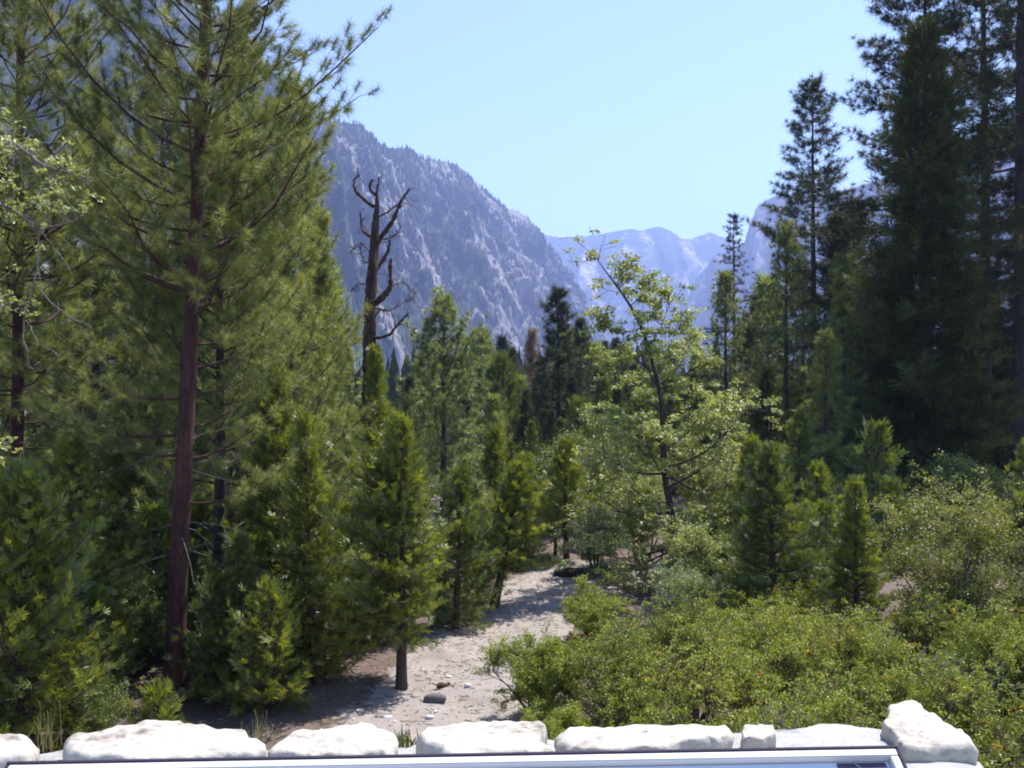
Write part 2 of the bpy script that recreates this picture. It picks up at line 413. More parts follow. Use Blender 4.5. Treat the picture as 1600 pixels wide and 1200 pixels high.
w = bpy.data.worlds.new("World"); scene.world = w; w.use_nodes = True
wn, wl = w.node_tree.nodes, w.node_tree.links
wn.clear()
sky = wn.new("ShaderNodeTexSky"); sky.sky_type = "NISHITA"; sky.sun_disc = False
sky.sun_elevation = SUN_EL; sky.sun_rotation = SUN_AZ
sky.altitude = 1500; sky.air_density = 1.0; sky.dust_density = 0.6; sky.ozone_density = 1.0
bg = wn.new("ShaderNodeBackground"); bg.inputs[1].default_value = 0.13
wo = wn.new("ShaderNodeOutputWorld")
wl.new(sky.outputs[0], bg.inputs[0]); wl.new(bg.outputs[0], wo.inputs[0])

S = Vector((math.cos(SUN_EL) * math.sin(SUN_AZ), math.cos(SUN_EL) * math.cos(SUN_AZ), math.sin(SUN_EL)))
sd = bpy.data.lights.new("sun", "SUN"); sd.energy = 4.6; sd.angle = R(0.53); sd.color = (1.0, .955, .90)
so = bpy.data.objects.new("sun", sd); link(so); so.rotation_euler = (-S).to_track_quat("-Z", "Y").to_euler()
so.location = (0, 0, 60)

scene.view_settings.view_transform = "Standard"; scene.view_settings.look = "None"
scene.view_settings.gamma = 1.0; scene.view_settings.use_curve_mapping = False
scene.view_settings.exposure = 1.2
scene.cycles.max_bounces = 6; scene.cycles.diffuse_bounces = 3; scene.cycles.glossy_bounces = 2
scene.cycles.transmission_bounces = 4; scene.cycles.volume_bounces = 1; scene.cycles.transparent_max_bounces = 8
scene.cycles.filter_width = 1.9
scene.cycles.use_denoising = True
scene.cycles.sample_clamp_indirect = 6

# ------------------------------------------------------------------ ground
def smooth(a, b, x):
    t = np.clip((x - a) / (b - a), 0, 1); return t * t * (3 - 2 * t)

def zg(x, y):
    x = np.asarray(x, float); y = np.asarray(y, float)
    b = .035 * np.sin(1.7 * x + .9 * y) + .03 * np.sin(2.9 * x - 2.3 * y + 1) + .02 * np.sin(5.1 * x + 4.3 * y + 2) + .05 * np.sin(.37 * x + .51 * y)
    far = smooth(60, 400, np.hypot(x, y)) * 2.0 * (np.sin(.011 * x + .6) + np.sin(.009 * y))
    return 3.0 * (1 - smooth(2.4, 8.0, y)) + b * smooth(3.5, 9, y) + far * 0 

def ground_mat(name, path):
    m, nt, nd, lk = newmat(name)
    v = mapped(nd, lk)
    at = nd.new("ShaderNodeAttribute"); at.attribute_name = "path"
    n1 = noise_node(nd, lk, v, .8, 6, .6); n2 = noise_node(nd, lk, v, 14, 6, .7); n3 = noise_node(nd, lk, v, 75, 3, .6); n4 = noise_node(nd, lk, v, 2.6, 5, .65)
    litter = ramp(nd, lk, n2, [(.30, (.040, .028, .021)), (.50, (.105, .073, .055)), (.72, (.21, .158, .125))])
    soil = ramp(nd, lk, n4, [(.32, (.18, .138, .114)), (.5, (.28, .235, .205)), (.7, (.355, .312, .28))])
    grit = ramp(nd, lk, n3, [(.33, (.12, .10, .088)), (.47, (.31, .272, .245)), (.66, (.42, .385, .36)), (.75, (.55, .52, .49))])
    gsoil = mixc(nd, lk, .5, soil, grit)
    # edge of the path: broken up by noise
    f = math_node(nd, lk, "ADD", at.outputs["Fac"], math_node(nd, lk, "MULTIPLY", math_node(nd, lk, "SUBTRACT", n4, .5), 1.3))
    f = math_node(nd, lk, "ADD", f, math_node(nd, lk, "MULTIPLY", math_node(nd, lk, "SUBTRACT", n2, .5), .6))
    ff = ramp(nd, lk, f, [(.36, (0, 0, 0)), (.62, (1, 1, 1))])
    lit = mixc(nd, lk, math_node(nd, lk, "MULTIPLY", n1, .35), litter, soil)
    col = mixc(nd, lk, ff, lit, gsoil)
    p = nd.new("ShaderNodeBsdfPrincipled"); p.inputs["Roughness"].default_value = .95; p.inputs["Specular IOR Level"].default_value = .2
    lk.new(col, p.inputs["Base Color"])
    b = nd.new("ShaderNodeBump"); b.inputs["Strength"].default_value = .8; b.inputs["Distance"].default_value = .03
    lk.new(math_node(nd, lk, "ADD", n2, math_node(nd, lk, "MULTIPLY", n3, .5)), b.inputs["Height"]); lk.new(b.outputs[0], p.inputs["Normal"])
    o = nd.new("ShaderNodeOutputMaterial"); lk.new(p.outputs[0], o.inputs[0])
    return m

def grid_geo(xs, ys, fz):
    X, Y = np.meshgrid(xs, ys)
    Z = fz(X, Y)
    V = np.stack([X, Y, Z], -1).reshape(-1, 3)
    nx, ny = len(xs), len(ys)
    i = np.arange(nx * ny).reshape(ny, nx)
    Q = np.stack([i[:-1, :-1], i[:-1, 1:], i[1:, 1:], i[1:, :-1]], -1).reshape(-1, 4)
    return V, Q

def add_point_attr(o, name, vals):
    a = o.data.attributes.new(name, "FLOAT", "POINT"); a.data.foreach_set("value", np.asarray(vals, np.float32))

GM = ground_mat("forest_floor", True)
xs = np.r_[-7000, -3000, -1200, -500, -200, -90, np.arange(-45, 45.01, .3), 90, 200, 500, 1200, 3000, 7000]
ys = np.r_[-900, -300, -80, -20, -5, 0, np.arange(2, 34, .22), np.arange(34, 80, 1.0), 100, 150, 250, 500, 1000, 2500, 5000, 7600]
g = Geo(); V, Q = grid_geo(xs, ys, zg); g.add(V, Q)
ground = g.build("ground", GM, None, True); tag(ground, kind="structure"); add_point_attr(ground, "path", np.zeros(len(V)))

# path: left and right edge by distance
PD = np.array([9.0, 11.5, 13.6, 15.0, 16.5, 18.5, 21.0, 23.5, 25.5, 28.0])
PL = np.array([-3.3, -3.0, -2.55, -2.2, -1.95, -1.55, -.9, -.3, .2, 1.2])
PR = np.array([1.2, .9, .9, .8, .6, 1.0, 1.6, 3.2, 5.4, 7.0])
ysp = np.arange(9.0, 28.0, .2); us = np.linspace(-.12, 1.12, 40)
Xl = np.interp(ysp, PD, PL); Xr = np.interp(ysp, PD, PR)
rgp = np.random.default_rng(3)
X = Xl[:, None] + (Xr - Xl)[:, None] * us[None, :]; Y = np.repeat(ysp[:, None], len(us), 1)
V = np.stack([X, Y, zg(X, Y) + .012], -1).reshape(-1, 3)
i = np.arange(V.shape[0]).reshape(len(ysp), len(us))
Q = np.stack([i[:-1, :-1], i[:-1, 1:], i[1:, 1:], i[1:, :-1]], -1).reshape(-1, 4)
g = Geo(); g.add(V, Q); path = g.build("dirt_path", GM, None, True); tag(path, kind="structure")
pe = np.clip(np.minimum(us + .12, 1.12 - us) / .26, 0, 1)[None, :] * np.clip(np.minimum(ysp - 9, 28 - ysp) / 1.5, 0, 1)[:, None]
add_point_attr(path, "path", pe.ravel())

# paved floor of the overlook behind the wall
V, Q = grid_geo(np.linspace(-6, 6, 13), np.linspace(-5, 1.55, 8), lambda x, y: 3.02 + 0 * x)
g = Geo(); g.add(V, Q); tag(g.build("overlook_pavement", M["mortar"]), kind="structure")

# pebbles and needle litter
rgq = np.random.default_rng(11)
def rock_geo(g, rg, c, r, flat=.6, lat=5, lon=8, rough=.16, tint=.5, turn=None):
    th = np.linspace(0, np.pi, lat + 1)[1:-1]; la = np.arange(lon) / lon * 2 * np.pi
    ring = np.stack([np.sin(th)[:, None] * np.cos(la), np.sin(th)[:, None] * np.sin(la), np.cos(th)[:, None] + 0 * la], -1).reshape(-1, 3)
    Vv = np.r_[[[0, 0, 1]], ring, [[0, 0, -1]]]
    Vv = np.sign(Vv) * np.abs(Vv) ** .8
    Vv = Vv * (1 + rg.normal(0, rough, (len(Vv), 1)))
    a = rg.random() * 6.28 if turn is None else turn
    Rm = np.array([[np.cos(a), -np.sin(a), 0], [np.sin(a), np.cos(a), 0], [0, 0, 1]])
    Vv = (Vv * np.array(r) * np.array([1, 1, flat])) @ Rm.T + np.array(c)
    fc = []
    top = [[0, 1 + k, 1 + (k + 1) % lon] for k in range(lon)]
    nb = len(Vv) - 1; lb = 1 + (lat - 2) * lon
    bot = [[nb, lb + (k + 1) % lon, lb + k] for k in range(lon)]
    q = [[1 + r_ * lon + k, 1 + (r_ + 1) * lon + k, 1 + (r_ + 1) * lon + (k + 1) % lon, 1 + r_ * lon + (k + 1) % lon] for r_ in range(lat - 2) for k in range(lon)]
    g.add(Vv, np.array(top + bot), tint); g.add(Vv, np.array(q), tint)

g = Geo()
for k in range(700):
    y = 9.5 + 17 * rgq.random() ** 1.3; u = rgq.normal(.5, .30)
    x = np.interp(y, PD, PL) + (np.interp(y, PD, PR) - np.interp(y, PD, PL)) * u
    rr = .008 + .022 * rgq.random() ** 3 + .012 * (rgq.random() < .06)
    rock_geo(g, rgq, (x, y, float(zg(x, y)) + .014), (rr, rr * rgq.uniform(.6, 1), rr), .6, 3, 6)
o = g.build("gravel", M["stone_pale"]); tag(o, "scatter of small pale pebbles over the dirt path", "gravel", None, "stuff")
g = Geo(); nL = 9500
y = 9 + 22 * rgq.random(nL); x = rgq.uniform(-6, 5, nL)
a = rgq.random(nL) * 6.28; ln = rgq.uniform(.03, .14, nL)
P0 = np.stack([x, y, zg(x, y) + .016], 1); dx = np.stack([np.cos(a) * ln, np.sin(a) * ln, rgq.uniform(-.01, .025, nL)], 1)
V, Q = tubes(np.stack([P0, P0 + dx * .5, P0 + dx], 1), np.full((nL, 3), .004), 3); g.add(V, Q)
o = g.build("needle_litter", M["wood_brown"]); tag(o, "fallen brown needles and twigs strewn on the ground", "litter", None, "stuff")

# ------------------------------------------------------------------ loose stones on the path
def stone(px, py, wpx, hpx, mat, label, name="stone", flat=.6, cat="stone", group=None, seed=0, deep=.8):
    D = F * EYE / (py - HY); X = gx(px, D); sc = D / F
    g = Geo(); rg = np.random.default_rng(seed)
    rw = wpx * sc / 2; rh = hpx * sc / 2
    z0 = float(zg(X, D))
    rock_geo(g, rg, (0, 0, 0), (rw, rw * deep, rh), 1.0, 10, 16, .035, turn=rg.uniform(-.15, .15))
    o = g.build(name, M[mat], None, True, (X, D, z0 + rh * .7))
    return tag(o, label, cat, group)
stone(680, 1100, 36, 17, "stone_dark", "dark grey flat stone lying on the path, largest of the loose stones", seed=1, deep=.5)
stone(731, 1083, 11, 8, "stone_pale", "rounded white stone on the path beyond the dark grey stone", seed=3)
stone(607, 1124, 14, 5, "stone_pale", "flat white stone on the dirt nearest the left capstone gap", seed=4)
stone(672, 1121, 13, 7, "stone_pale", "pale stone in the dirt just in front of the dark grey stone", seed=5)
stone(563, 1113, 11, 6, "stone_pale", "white stone on the brown litter at the left edge of the path", seed=6)
stone(701, 1061, 10, 5, "stone_pale", "small pale stone on the gravel beyond the brown rotten log", seed=8)

def log_piece(name, px, py, wpx, hpx, mat, label, rz, seed, cat="log"):
    D = F * EYE / (py - HY); sc = D / F; X = gx(px, D)
    Lh = wpx * sc / 2; r = hpx * sc / 2
    g = Geo()
    pts = [(-Lh, 0, 0), (-Lh * .3, .06 * Lh, .02), (Lh * .4, -.05 * Lh, .0), (Lh, .02, .03)]
    V, Q = bark_tube(pts, [r * .9, r, r * .85, r * .6], 12, 24, .12, seed); g.add(V, Q)
    n = 12
    for ring, c in ((np.arange(n), V[:n].mean(0)), (len(V) - n + np.arange(n), V[-n:].mean(0))):
        Vc = np.r_[V[ring], [c]]
        g.add(Vc, np.array([[k, (k + 1) % n, n] for k in range(n)]))
    # splinters
    o = g.build(name, M[mat], None, True, (X, D, float(zg(X, D)) + r * .75)); o.rotation_euler = (0, 0, rz)
    return tag(o, label, cat)
log_piece("broken_log", 693, 1077, 21, 8, "wood_brown", "short piece of rotten brown wood on the path beyond the dark stone", .25, 2)
log_piece("fallen_log", 899, 901, 66, 15, "bark_dark", "dark fallen log across the far end of the path below the thin trunks", .05, 5)
log_piece("fallen_log", 925, 899, 60, 9, "wood_brown", "reddish fallen log lying against the dark log at the path's end", .2, 6)
log_piece("fallen_log", 1475, 975, 60, 8, "twig_grey", "bleached grey branch lying in the bushes below the olive shrub", -.5, 7)

# ------------------------------------------------------------------ stone wall of the overlook
WY = math.tan(R(5.0))                             # the wall runs a little away to the right
def wd(px):                                       # depth of the wall's crest line at a photo column
    return 1.78 / (1 - WY * (px - CX) / F)
wall = empty("stone_wall", (0, 1.75, 3.0), "low mortared granite wall with pale capstones along the overlook's edge", "stone wall")
def wall_local(V): 
    V = np.asarray(V, float).copy(); V[:, 1] -= 1.75; V[:, 2] -= 3.0; return V

def loft(stations, nseg=20, rough=.006, seed=0, sub=6, pw=.62, fine=.002):
    """stations: (x, yc, half_depth, z_bottom, z_top); a stone lofted along x with rounded ends"""
    st = np.array(stations, float)
    x = np.linspace(0, 1, (len(st) - 1) * sub + 1); u = np.linspace(0, 1, len(st))
    A = np.stack([np.interp(x, u, st[:, k]) for k in range(5)], 1)
    for _ in range(2): A[1:-1, 1:] = (A[:-2, 1:] + 2 * A[1:-1, 1:] + A[2:, 1:]) / 4
    a = np.arange(nseg) / nseg * 2 * np.pi
    cs = np.sign(np.cos(a)) * np.abs(np.cos(a)) ** pw; sn = np.sign(np.sin(a)) * np.abs(np.sin(a)) ** pw
    zc = (A[:, 3] + A[:, 4]) / 2; hh = (A[:, 4] - A[:, 3]) / 2
    V = np.stack([np.repeat(A[:, :1], nseg, 1), A[:, 1:2] + A[:, 2:3] * cs, zc[:, None] + hh[:, None] * sn], -1)
    V = V.reshape(-1, 3); off = Vector((seed * 3.1, seed * 1.7, seed * .9))
    for k in range(len(V)):
        v = Vector(V[k])
        d = noise.noise_vector(v * 6 + off) * rough * 1.6 + noise.noise_vector(v * 22 + off) * rough * .8 + noise.noise_vector(v * 70 + off) * fine
        V[k] += np.array(d)
    n = len(A); i = np.arange(n * nseg).reshape(n, nseg); nx = np.roll(i, -1, 1)
    Q = np.stack([i[:-1], nx[:-1], nx[1:], i[1:]], -1).reshape(-1, 4)
    c0, c1 = V[:nseg].mean(0), V[-nseg:].mean(0)
    return np.r_[V, [c0, c1]], Q, np.r_[[[n * nseg, (k + 1) % nseg, k] for k in range(nseg)], [[n * nseg + 1, (n - 1) * nseg + k, (n - 1) * nseg + (k + 1) % nseg] for k in range(nseg)]]

def wx(px): return gx(px, wd(px))
def wz(px, py): return gz(py, wd(px))
def slab(outline, ztop, thick, seed, bulge=.012, nr=120, amp=1.0):
    """a flat stone: its plan outline (photo columns and rows on a level top) rounded over and cut down to a steep side"""
    pl = np.array([(gx(px, F * (EYE - ztop) / (py - HY)), F * (EYE - ztop) / (py - HY)) for px, py in outline])
    pl = np.r_[pl, pl[:1]]; d = np.r_[0, np.cumsum(np.linalg.norm(np.diff(pl, axis=0), axis=1))]
    s = np.linspace(0, d[-1], nr, endpoint=False)
    q = np.stack([np.interp(s, d, pl[:, k]) for k in (0, 1)], 1)
    for _ in range(2): q = (np.roll(q, 1, 0) + 2 * q + np.roll(q, -1, 0)) / 4
    c = q.mean(0)
    lv = [(k / 14, bulge * (1 - (k / 14) ** 2)) for k in range(1, 13)] + [(.92, .002), (.965, -.003), (.995, -.010), (1.0, -thick * .45), (.97, -thick * .8), (.88, -thick)]
    V = np.array([[*(c + (p - c) * k), ztop + z] for k, z in lv for p in q]); off = Vector((seed * 2.7, seed, 5.0))
    for k in range(len(V)):
        v = Vector(V[k]); V[k] += np.array(noise.noise_vector(v * 7 + off) * .008 + noise.noise_vector(v * 22 + off) * .007 + noise.noise_vector(v * 60 + off) * .0035) * amp
    m = len(lv); i = np.arange(m * nr).reshape(m, nr); nx = np.roll(i, -1, 1)
    Qd = np.stack([i[:-1], i[1:], nx[1:], nx[:-1]], -1).reshape(-1, 4)
    V = np.r_[V, [[*c, ztop + bulge]]]
    return V, Qd, np.array([[k, (k + 1) % nr, m * nr] for k in range(nr)])
# mortar body, its far edge following the joints between the stones
crest = [(-420, 1172), (-100, 1168), (62, 1168), (95, 1170), (240, 1158), (405, 1166), (425, 1168), (600, 1162), (630, 1163), (645, 1164), (760, 1150), (850, 1156), (870, 1155), (1000, 1148), (1100, 1148), (1150, 1146), (1165, 1145), (1215, 1136), (1270, 1130), (1330, 1124), (1375, 1132), (1450, 1150), (1520, 1172), (1562, 1204), (1660, 1330), (1200, 1330), (800, 1330), (400, 1330), (0, 1330), (-560, 1330)]
V, Q, T = slab(crest, 3.885, .86, 1, .004, 460, 1.0); V = wall_local(V); g = Geo(); g.add(V, Q); g.add(V, T)
g.build("mortar_body", M["mortar"], wall, True)

def cap(outline, seed, zt=3.922, thick=.045, bulge=.004, label=None):
    V, Q, T = slab(outline, zt, thick, seed, bulge, 150, .9); V = wall_local(V)
    g = Geo(); g.add(V, Q); g.add(V, T)
    o = g.build("capstone", M["cap"], wall, True)
    if label: o["label"] = label
    return o
cap([(-330, 1150), (-200, 1140), (-120, 1143), (-40, 1142), (40, 1143), (60, 1149), (66, 1162), (50, 1174), (-20, 1180), (-150, 1184), (-320, 1180)], 1)
cap([(97, 1160), (104, 1149), (122, 1146), (150, 1144), (172, 1134), (200, 1130), (236, 1121), (268, 1126), (300, 1131), (350, 1138), (388, 1138), (397, 1151), (421, 1164), (400, 1172), (330, 1175), (240, 1180), (150, 1178), (104, 1172)], 2, label="long hump-backed pale capstone")
cap([(420, 1163), (440, 1149), (475, 1138), (520, 1133), (562, 1131), (600, 1140), (622, 1149), (628, 1160), (610, 1172), (540, 1178), (460, 1178), (428, 1172)], 3)
cap([(645, 1142), (655, 1136), (700, 1128), (780, 1125), (852, 1121), (859, 1128), (848, 1148), (842, 1158), (870, 1170), (830, 1176), (740, 1180), (696, 1178), (684, 1164), (662, 1154)], 4, 3.932, .055, label="slab-like capstone with a dark undercut left side")
cap([(864, 1146), (880, 1136), (960, 1135), (1050, 1134), (1110, 1131), (1138, 1132), (1146, 1143), (1120, 1154), (1040, 1166), (960, 1168), (890, 1166), (868, 1158)], 5, 3.92)
cap([(1155, 1142), (1163, 1134), (1190, 1132), (1210, 1134), (1214, 1142), (1190, 1152), (1162, 1154)], 6, 3.912, .05)
# the raised boulder at the right end
V, Q, T = slab([(1376, 1124), (1388, 1104), (1402, 1092), (1418, 1091), (1440, 1099), (1470, 1119), (1498, 1142), (1524, 1163), (1500, 1162), (1470, 1161), (1448, 1164), (1420, 1161), (1402, 1161), (1390, 1142)], 3.912, .060, 7, .006); V = wall_local(V)
g = Geo(); g.add(V, Q); g.add(V, T)
o = g.build("capstone", M["cap"], wall, True); o["label"] = "raised boulder with a shaded front face at the wall's right end"

# weeds in the wall's joints
def tuft(px, D, h, n, mat, label, name="weed", cat="weed", spread=.25, z0=None, wdt=.004, seed=0, group=None):
    rg = np.random.default_rng(seed); g = Geo(); X = gx(px, D)
    a = rg.random(n) * 6.28; tl = rg.uniform(.1, 1, n) * spread; L = h * rg.uniform(.5, 1.1, n)
    u = np.linspace(0, 1, 5)
    P = np.stack([(np.cos(a) * tl)[:, None] * u ** 1.6 * h / .5 * .5 + rg.normal(0, .015, n)[:, None], (np.sin(a) * tl)[:, None] * u ** 1.6 * h + rg.normal(0, .015, n)[:, None], L[:, None] * u * (1 - .25 * u * tl[:, None] / spread)], -1)
    V, Q = tubes(P, np.maximum(.0004, wdt * .5 * (1 - .8 * u))[None, :].repeat(n, 0), 3)
    g.add(V, Q, np.repeat(rg.random(n), 3 * 4))
    z = float(zg(X, D)) if z0 is None else z0
    o = g.build(name, M[mat], None, False, (X, D, z)); return tag(o, label, cat, group)
tuft(78, 1.92, .085, 26, "grass", "dry thin weed growing in the gap of the wall left of the long capstone", z0=3.83, spread=.3, seed=1, wdt=.002)
tuft(412, 1.90, .06, 22, "grass", "small dry weed behind the joint between the two left capstones", z0=3.85, spread=.25, seed=2, wdt=.002)
tuft(636, 1.80, .05, 40, "cedar", "small green weed in the gap beside the slab-like capstone", z0=3.865, spread=.25, seed=3, wdt=.004)
tuft(1150, 1.86, .045, 30, "cedar", "little green weed poking up at the notch in the right part of the wall", z0=3.86, spread=.2, seed=4, wdt=.003)

# ------------------------------------------------------------------ interpretive sign
def box_geo(g, c, s, bev=.0012, tint=.5):
    cx, cy, cz = c; hx, hy, hz = (k / 2 for k in s)
    bm = __import__("bmesh").new()
    __import__("bmesh").ops.create_cube(bm, size=1)
    for v in bm.verts: v.co = Vector((cx + v.co.x * 2 * hx, cy + v.co.y * 2 * hy, cz + v.co.z * 2 * hz))
    __import__("bmesh").ops.bevel(bm, geom=bm.edges[:], offset=bev, segments=2, affect="EDGES")
    bm.verts.index_update()
    V = np.array([v.co[:] for v in bm.verts])
    for k in (3, 4):
        f = [[v.index for v in fc.verts] for fc in bm.faces if len(fc.verts) == k]
        if f: g.add(V, np.array(f), tint)
    bm.free()

M["frame"] = plain_mat("glare_pale_sign_frame", (.60, .585, .58), .6, 0, 60, .06)  # sun glare on the brown metal put into this pale colour
M["frame_edge_shade"] = plain_mat("shade_dark_sign_edge", (.030, .024, .045), .9, 0, 60, .15)  # shade on the frame's rear side put into a near-black colour
M["panel"] = plain_mat("pale_sign_panel", (.62, .66, .74), .5, 0, 3, .04)
M["print"] = plain_mat("printed_photo", (.060, .056, .085), .9, 0, 14, .5)
M["printline"] = plain_mat("printed_lines", (.55, .55, .6), .3, 0, 14, .2)
D0, D1 = 1.381, 1.444                               # far edge of the sign, left and right end
xl, xr = gx(22, D0), gx(1393, D1)
zs_ = EYE - .512
wid = math.hypot(xr - xl, D1 - D0)
sign = empty("interpretive_sign", ((xl + xr) / 2, (D0 + D1) / 2, zs_), "slanted interpretive sign panel with pale frame in front of the stone wall", "sign", rz=math.atan2(D1 - D0, xr - xl))
TILT = R(32)
def tilt(o): o.rotation_euler = (TILT, 0, 0); return o
dep = .62
g = Geo(); fw = .0115
box_geo(g, (0, -fw / 2, 0), (wid, fw, .028)); box_geo(g, (0, -dep + fw / 2, 0), (wid, fw, .028))
for sx in (-1, 1): box_geo(g, (sx * (wid / 2 - fw / 2), -dep / 2, 0), (fw, dep - 2 * fw - .001, .0275))
tilt(g.build("frame", M["frame"], sign))
g = Geo(); ew = .0045  # thin dark strips stand in for the frame's shaded outer side
box_geo(g, (0, ew / 2 + .0005, 0), (wid + 2 * ew, ew, .0296), .0008)
for sx in (-1, 1): box_geo(g, (sx * (wid / 2 + ew / 2 + .0005), -dep / 2 - .001, 0), (ew, dep, .0296), .0008)
tilt(g.build("frame_edge_shade", M["frame_edge_shade"], sign))
g = Geo(); iw = wid - 2 * fw - .002
box_geo(g, (0, -dep / 2, -.003), (iw, dep - 2 * fw - .002, .010), .001)
pn = tilt(g.build("panel", M["panel"], sign))
g = Geo(); V, Q = grid_geo(np.linspace(iw / 2 - .076, iw / 2 - .006, 3), np.linspace(-fw - .30, -fw - .004, 3), lambda x, y: .0035 + 0 * x); g.add(V, Q)
ph_ = g.build("photo_print", M["print"], pn)
g = Geo()
P = np.array([[[iw / 2 - .05, -fw - .006, .0042], [iw / 2 - .03, -fw - .03, .0042], [iw / 2 - .012, -fw - .06, .0042]], [[iw / 2 - .07, -fw - .025, .0042], [iw / 2 - .062, -fw - .04, .0042], [iw / 2 - .05, -fw - .07, .0042]]])
V, Q = tubes(P, np.full((2, 3), .0006), 4); g.add(V, Q)
g.build("pale_line", M["printline"], pn)
for sx in (-1, 1):
    g = Geo(); zc = -(zs_ - 3.02) / 2 - .12
    box_geo(g, (sx * wid * .34, -.26, zc), (.09, .09, (zs_ - 3.02) - .26 + .02), .006)
    g.build("post", M["frame_edge_shade"], sign)

# ------------------------------------------------------------------ mountains
def mountain_mat(name, rock, forest, sc):
    m, nt, nd, lk = newmat(name)
    v = mapped(nd, lk)
    at = nd.new("ShaderNodeAttribute"); at.attribute_name = "forest"
    n1 = noise_node(nd, lk, v, .012 * sc, 6, .6); n2 = noise_node(nd, lk, v, .09 * sc, 6, .7); n3 = noise_node(nd, lk, mapped(nd, lk, (1, 1, .35)), .035 * sc, 7, .65, .4)
    rk = ramp(nd, lk, n3, [(.34, tuple(c * .30 for c in rock)), (.47, rock), (.54, tuple(c * 1.1 for c in rock)), (.66, tuple(min(.8, c * 1.75) for c in rock))])
    fo = ramp(nd, lk, n2, [(.3, tuple(c * .6 for c in forest)), (.7, tuple(c * 1.5 for c in forest))])
    f = math_node(nd, lk, "ADD", at.outputs["Fac"], math_node(nd, lk, "MULTIPLY", math_node(nd, lk, "SUBTRACT", n2, .5), 1.9))
    f = math_node(nd, lk, "ADD", f, math_node(nd, lk, "MULTIPLY", math_node(nd, lk, "SUBTRACT", n1, .5), 1.1))
    ff = ramp(nd, lk, f, [(.42, (0, 0, 0)), (.56, (1, 1, 1))])
    col = mixc(nd, lk, ff, rk, fo)
    p = nd.new("ShaderNodeBsdfPrincipled"); p.inputs["Roughness"].default_value = .95; p.inputs["Specular IOR Level"].default_value = .1
    lk.new(col, p.inputs["Base Color"])
    b = nd.new("ShaderNodeBump"); b.inputs["Strength"].default_value = .9; b.inputs["Distance"].default_value = 9 / sc
    lk.new(n3, b.inputs["Height"]); lk.new(b.outputs[0], p.inputs["Normal"])
    o = nd.new("ShaderNodeOutputMaterial"); lk.new(p.outputs[0], o.inputs[0])
    return m

def mountain(name, ridge, foot, nu, nv, amp, fu, seed, mat, back=.8, rough_ridge=4.0, fbase=.5, prof=.9, gul=2.4, depthk=1.0, fgrad=0.0):
    """ridge: (px, py, D) skyline points; foot: (X, Y); real surface from foot to ridge and down the far side"""
    rp = np.array([(gx(p, d * depthk), d * depthk, gz(q, d * depthk)) for p, q, d in ridge]); fp = np.array(foot, float) * depthk; amp *= depthk; rough_ridge *= depthk
    du = np.r_[0, np.cumsum(np.linalg.norm(np.diff(rp, axis=0), axis=1))]; du /= du[-1]
    u = np.linspace(0, 1, nu)
    RP = np.stack([np.interp(u, du, rp[:, k]) for k in range(3)], 1)
    FU = np.linspace(0, 1, len(fp)); FP = np.stack([np.interp(u, FU, fp[:, 0]), np.interp(u, FU, fp[:, 1]), np.full(nu, -6.0)], 1)
    FP[1:-1] = (FP[:-2] + FP[1:-1] + FP[2:]) / 3
    length = np.linalg.norm(np.diff(RP, axis=0), axis=1).sum()
    v = np.linspace(0, 1, nv); vb = np.linspace(0, 1, nv // 3 + 1)[1:]
    hd = RP - FP; hd[:, 2] = 0; out = -norm(hd)
    G = np.zeros((nu, nv + len(vb), 3)); Fo = np.zeros((nu, nv + len(vb)))
    for a in range(nu):
        for b in range(nv + len(vb)):
            if b < nv:
                t = v[b]; P = FP[a] + (RP[a] - FP[a]) * t; P = P.copy()
                P[2] = FP[a, 2] + (RP[a, 2] - FP[a, 2]) * (t ** prof)
                wgt = np.sin(np.pi * min(1, t * .985 + .015)) ** .7
            else:
                t = vb[b - nv]; P = RP[a] + hd[a] * back * t; P[2] = RP[a, 2] + (-6 - RP[a, 2]) * t ** 1.1; wgt = np.sin(np.pi * t) ** .7
            # gullies run down the slope: stretched noise in (along, across)
            q = Vector((u[a] * fu + .35 * t * gul, t * gul * .55, seed * 7.3))
            n1 = noise.ridged_multi_fractal(q, 1.0, 2.1, 5, 1.0, 2.0)
            n2 = noise.fractal(Vector((u[a] * fu * 2.6, t * gul * 2.4, seed + 4.0)), .9, 2.1, 6)
            n4 = noise.ridged_multi_fractal(Vector((u[a] * fu * 5.5 + t * 3, t * gul * 5.0, seed + 2.0)), 1.0, 2.1, 4, 1.0, 2.0)
            n3 = noise.fractal(Vector((u[a] * fu * 1.1, t * gul * 1.4, seed + 9.0)), .9, 2.0, 5)
            dsp = amp * ((n1 - 1.1) * .55 + n2 * .45 + (n4 - 1.1) * .16)
            if b >= nv: dsp = -abs(dsp)
            elif t > .8: dsp = dsp * (1 - (t - .8) * 2.5)
            P = P + out[a] * dsp * wgt * .9 + np.array([0, 0, 1.0]) * dsp * wgt * .55
            if b >= nv - 3 and b <= nv: P = P + np.array([0, 0, rough_ridge * noise.fractal(Vector((u[a] * fu * 9, 0, seed)), .7, 2.1, 4)])
            G[a, b] = P
            Fo[a, b] = fbase - (n1 - 1.1) * .42 + n3 * .55 + fgrad * (.45 - u[a])
    nb = nv + len(vb)
    i = np.arange(nu * nb).reshape(nu, nb)
    Q = np.stack([i[:-1, :-1], i[1:, :-1], i[1:, 1:], i[:-1, 1:]], -1).reshape(-1, 4)
    g = Geo(); g.add(G.reshape(-1, 3), Q)
    o = g.build(name, mat, None, True); tag(o, kind="structure"); add_point_attr(o, "forest", Fo.ravel())
    return G, Fo, nv

